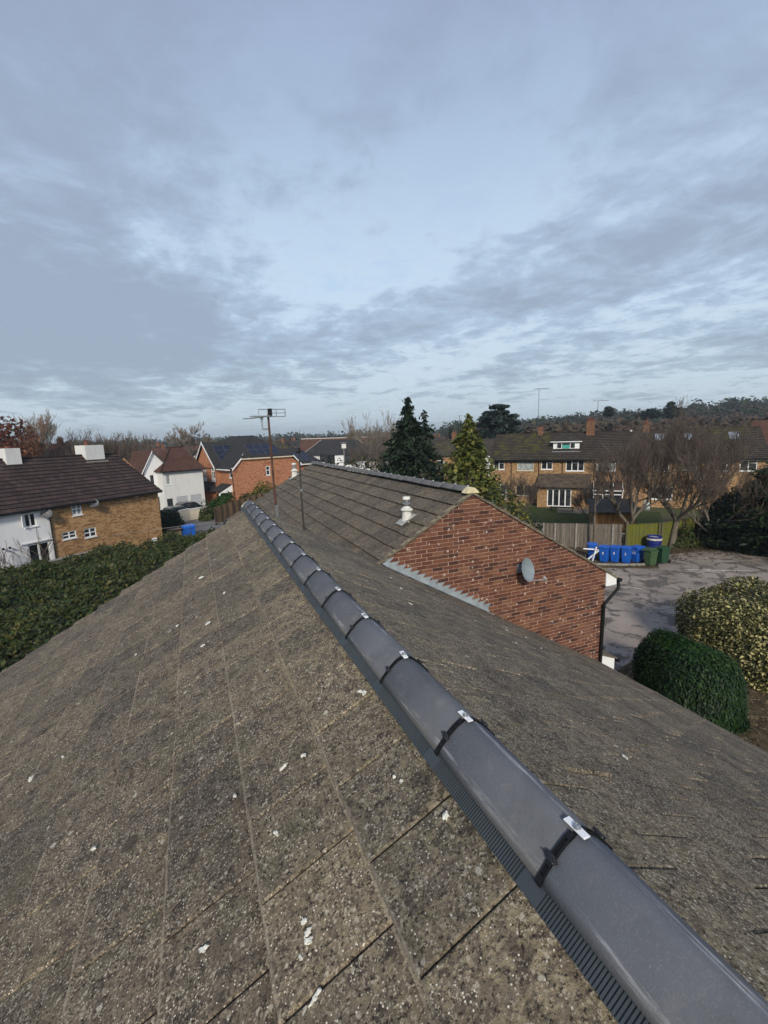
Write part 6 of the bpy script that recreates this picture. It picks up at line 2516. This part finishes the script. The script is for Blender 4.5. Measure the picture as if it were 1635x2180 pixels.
for i, (x, y, h, w) in enumerate([(53, 86, 10.5, 2.4), (47, 80, 9.6, 1.8), (60, 83, 11, 2.8)]):
    conifer(['first small dark conifer beyond the yellow-green tree, from the left', 'slim dark conifer beyond the yellow-green tree', 'broad dark conifer below the cedar'][i], x, y, h, w, L_CONIF, 130 + i, .25, .05, 1.0, 1, .4)

# ------------------------------------------------------------------ far town


def far_house(label, x, y, rz, w, d, e, r, wallm, roofm, hip=True, nwin=3, group='houses of the distant town', chim=True, name='distant_house', ridgem=None):
    t_ = thing(name, label, 'house', (x, y, 0), rz, group)
    b = MB()
    b.box(-w / 2, w / 2, 0, d, 0, e)
    if not hip:
        b.add([(-w / 2, 0, e), (-w / 2, d, e), (-w / 2, d / 2, r)], [(0, 1, 2)])
        b.add([(w / 2, 0, e), (w / 2, d, e), (w / 2, d / 2, r)], [(0, 1, 2)])
    b.build('wall', wallm, t_)
    i_ = min(w * .3, d / 2) if hip else 0
    o = .35
    roof_plane('roof', (-w / 2 - o, -o, e), (w / 2 + o, -o, e), (w / 2 - i_, d / 2, r), (-w / 2 + i_, d / 2, r), .5, roofm, t_, .02)
    roof_plane('roof', (w / 2 + o, d + o, e), (-w / 2 - o, d + o, e), (-w / 2 + i_, d / 2, r), (w / 2 - i_, d / 2, r), .5, roofm, t_, .02)
    if hip:
        roof_plane('roof', (w / 2 + o, -o, e), (w / 2 + o, d + o, e), (w / 2 - i_, d / 2 + .02, r), (w / 2 - i_, d / 2, r), .5, roofm, t_, .02)
        roof_plane('roof', (-w / 2 - o, d + o, e), (-w / 2 - o, -o, e), (-w / 2 + i_, d / 2, r), (-w / 2 + i_, d / 2 + .02, r), .5, roofm, t_, .02)
    if ridgem:
        b = MB()
        b.tube([(-w / 2 + i_, d / 2, r + .1), (w / 2 - i_, d / 2, r + .1)], .13, 5)
        if hip:
            b.tube([(-w / 2 + i_, d / 2, r + .1), (-w / 2 - o, -o, e + .1)], .10, 5)
            b.tube([(w / 2 - i_, d / 2, r + .1), (w / 2 + o, -o, e + .1)], .10, 5)
        b.build('ridge', ridgem, t_)
    for k in range(nwin):
        for z0 in ([.9, 3.2] if e > 4 else [.9]):
            cx = -w / 2 + (k + .5) * w / nwin
            b = MB()
            b.box(cx - .55, cx + .55, -.05, -.01, z0, z0 + 1.2)
            f_ = b.build('window', WHITEUPVC, t_)
            b = MB()
            b.box(cx - .47, cx + .47, -.07, -.052, z0 + .08, z0 + 1.12)
            b.build('pane', GLASS, f_)
    if chim:
        chimney(t_, w * .2, w * .2 + .8, d / 2 - .3, d / 2 + .3, r - .6, r + .9, CHIM, ((.3, .3), (.7, .3)))
    return t_


PALEWALL = m_render('cream_render', (.58, .55, .48))
bh = thing('black_white_house', 'black and white walled house with big dark hipped roof beyond the grey ridge', 'house', (26.5, 88, 0), R(-14))
b = MB()
b.box(-7.0, 7.0, 0, 9, 0, 5.1)
b.build('wall', WHITEPAINT, bh)
for x0, x1 in ((-4.2, -1.2), (.6, 3.0), (4.5, 6.0)):
    b = MB()
    b.box(x0, x1, -.06, -.005, 2.9, 4.9)
    f_ = b.build('window', BLACK, bh)
    b = MB()
    b.box(x0 + .1, x1 - .1, -.085, -.062, 3.0, 4.8)
    b.build('pane', GLASS, f_)
for k in range(9):
    b = MB()
    b.box(-7.02 + k * .42, -6.94 + k * .42, -.05, -.005, 2.2, 5.0)
    b.build('timber', BLACK, bh)
roof_plane('roof', (-7.6, -.6, 5.1), (7.6, -.6, 5.1), (3.6, 4.5, 7.85), (-3.6, 4.5, 7.85), .3, ROOF_DARK, bh, .02)
roof_plane('roof', (-7.6, 9.6, 5.1), (-7.6, -.6, 5.1), (-3.6, 4.5, 7.85), (-3.6, 4.52, 7.85), .3, ROOF_DARK, bh, .02)
roof_plane('roof', (7.6, -.6, 5.1), (7.6, 9.6, 5.1), (3.6, 4.52, 7.85), (3.6, 4.5, 7.85), .3, ROOF_DARK, bh, .02)
for a_, c_ in (((-7.6, -.6, 5.25), (-3.6, 4.5, 8.0)), ((7.6, -.6, 5.25), (3.6, 4.5, 8.0))):
    b = MB()
    b.tube([a_, c_], .09, 5)
    b.build('hip_tiles', CONCRETE, bh)
far_house('long brown roof with pale scalloped ridge behind the black and white house', 37, 112, R(-16), 26, 9, 5.0, 8.1, PALEWALL, ROOF_RED, False, 6, None, False, 'long_roofed_house', plain('pale_ridge', (.50, .48, .44), .8))
far_house('red brick house end with white bargeboards behind the cottage roof', -20.5, 89, R(35), 7, 8, 5.2, 8.8, WALL_RED, ROOF_RED, False, 2, None, True, 'brick_house')
far_house('orange brick house between the dark conifer and the yellow-green tree', 34.5, 62, R(-30), 9, 7, 5.0, 7.6, WALL_TERR, ROOF_TERR, False, 3, None, True, 'brick_house')
far_house('small white gabled house glimpsed left of the dark conifer', 25.4, 70, R(-60), 5, 7, 4.6, 8.3, WHITEPAINT, ROOF_DARK, False, 1, None, False, 'white_house')
far_house('grey roofed house glimpsed between yellow-green tree and terrace', 41, 60, R(-35), 9, 7, 5.0, 7.4, OFFWHITE, ROOF_TERR, False, 3, None, False, 'grey_roofed_house')
far_house('white gabled house at the right edge beyond the terrace', 58.5, 27.5, R(-60), 9, 8, 5.4, 8.8, WHITEPAINT, ROOF_RED, False, 3, None, True, 'white_house')
far_house('low white sheds far beyond the white gabled house', -19, 172, R(5), 26, 12, 3.6, 4.6, WHITEPAINT, plain('white_sheet_roof', (.62, .64, .66), .6), False, 8, None, False, 'white_shed')
rr = random.Random(5)
TOWN = []
for row, (dist, zr_) in enumerate([(128, 0), (150, 0), (175, 0), (205, 0)]):
    for az in np.arange(-12, 30, 3.6 - row * .35):
        a = math.radians(az + rr.uniform(-1, 1))
        dd_ = dist + rr.uniform(-8, 8)
        x, y = math.sin(a) * dd_, math.cos(a) * dd_
        if math.hypot(x - 37, y - 112) < 18 or math.hypot(x + .9, y - 121) < 6:
            continue
        wn, wm = rr.choice([('cream', PALEWALL), ('white', WHITEPAINT), ('red brick', WALL_RED), ('yellow brick', WALL_TERR)])
        rn, rm = rr.choice([('red-brown', ROOF_RED), ('red-brown', ROOF_RED), ('grey-brown', ROOF_TERR), ('charcoal', ROOF_DARK)])
        hp = rr.random() < .35
        o = far_house('x', x, y, -a + rr.uniform(-.6, .6), rr.uniform(7, 13), 7, 4.8, rr.uniform(7.0, 7.9), wm, rm, hp, 3)
        TOWN.append((az, row, o, f"{wn} house with {rn} {'hipped' if hp else 'gabled'} roof"))
ORD = ['leftmost', 'second from left', 'third from left', 'fourth from left', 'fifth from left', 'sixth from left', 'seventh from left', 'eighth from left', 'ninth from left', 'tenth from left']
ROWN = ['nearest row', 'second row', 'third row', 'farthest row']
for row in range(4):
    kinds = {}
    for az, rw, o, lab in sorted(((q[0], q[1], q[2], q[3]) for q in TOWN if q[1] == row), key=lambda q: q[0]):
        kinds.setdefault(lab, []).append(o)
    for lab, os_ in kinds.items():
        for i, o in enumerate(os_):
            o['label'] = f"{lab} in distant town's {ROWN[row]}" + (f", {ORD[i]}".replace(' from', ' such from').replace('leftmost', 'leftmost such') if len(os_) > 1 else '')

up_ = thing('utility_pole', 'grey utility pole with pale box before the black and white house', 'pole', (22.0, 71.6, 0))
b = MB()
b.tube([(0, 0, 0), (0, 0, 7.6)], [.12, .08], 8)
b.build('pole', plain('pole_grey', (.20, .19, .18), .8), up_)
b = MB()
b.box(-.35, .35, -.15, .15, 6.6, 7.3)
b.build('box', OFFWHITE, up_)
b = MB()
b.tube([(-.6, 0, 7.5), (.6, 0, 7.5)], .05, 5)
b.build('crossarm', plain('pole_grey', (.20, .19, .18), .8), up_)
fa = thing('tv_aerial', 'tiny aerial on the skyline between dark conifer and yellow-green tree', 'aerial', (47.0, 76.5, 7.5))
b = MB()
b.tube([(0, 0, 0), (0, 0, 4.3)], .05, 5)
b.build('mast', MATS['aerial_grey'], fa)
yagi(fa, Vector((0, 0, 4.25)), (.9, -.4, 0), 10, .3, 0, 0, 4.0)

# ------------------------------------------------------------------ woods on the rising ground, too far to tell trees apart
rr = np.random.default_rng(99)


def woods(name, label, n, az0, az1, r0, r1, sz, m, hfun, q=46, lf=.27):
    az = rr.uniform(az0, az1, n)
    r_ = r0 + (r1 - r0) * rr.random(n) ** .8
    x, y = r_ * np.sin(np.radians(az)), r_ * np.cos(np.radians(az))
    z = np.maximum(hill_h(az, r_), 0)
    s = sz * rr.uniform(.6, 1.25, n)
    d = unit(rr.normal(size=(n, q, 3)).reshape(-1, 3)).reshape(n, q, 3)
    k = rr.random((n, q, 1)) ** .45
    P = d * k * np.stack([s * .62, s * .62, s * .75], -1)[:, None, :]
    P += np.stack([x, y, z + s * .62 * hfun], -1)[:, None, :]
    P = P.reshape(-1, 3)
    V, F = leaf_quads(P, np.repeat(s * lf, q), d.reshape(-1, 3), .8, 1.3)
    tag(np_mesh(name, V, F, m), label, 'woodland', None, 'stuff')


W_BROWN = m_leaf('winter_wood', (.060, .042, .032), (.11, .075, .055), (.075, .070, .045), .9, .1, .1)
W_DARK = m_leaf('evergreen_wood', (.018, .030, .018), (.036, .050, .026), (.05, .045, .025), .9, .1, .1)
woods('hill_wood', 'brown leafless woodland on the hill above the terrace', 1500, 33, 72, 130, 420, 7.0, W_BROWN, 1.0, 80, .17)
woods('evergreen_wood', 'dark evergreen woodland along the hill top', 620, 30, 74, 300, 460, 8.5, W_DARK, 1.1, 80, .18)
woods('valley_trees', 'mixed trees between and beyond the distant houses', 900, -30, 34, 110, 330, 5.0, W_BROWN, .9, 70, .18)
woods('valley_evergreens', 'dark trees scattered through the distant valley', 420, -32, 34, 140, 420, 5.5, W_DARK, .9, 90, .15)
woods('horizon_wood', 'thin line of woodland along the far horizon', 1300, -45, 45, 420, 1400, 8.5, W_DARK, .8, 26)
woods('garden_trees', 'leafless garden trees behind the cottages', 90, -32, -9, 98, 135, 5.6, W_BROWN, .95, 300, .10)

# ------------------------------------------------------------------ air
hz = MB()
hz.box(-2900, 2900, -2900, 2900, -1.2, 60)
hazem = bpy.data.materials.new('haze')
hazem.use_nodes = True
hazem.node_tree.nodes.clear()
ht = NT(hazem.node_tree)
pv = ht.node('ShaderNodeVolumePrincipled')
pv.inputs['Color'].default_value = (.80, .88, .95, 1)
pv.inputs['Density'].default_value = .00042
pv.inputs['Anisotropy'].default_value = .2
ho = ht.node('ShaderNodeOutputMaterial')
ht.l.new(pv.outputs[0], ho.inputs['Volume'])
tag(hz.build('haze', hazem), 'thin pale haze in the air over the valley', 'haze', None, 'stuff')
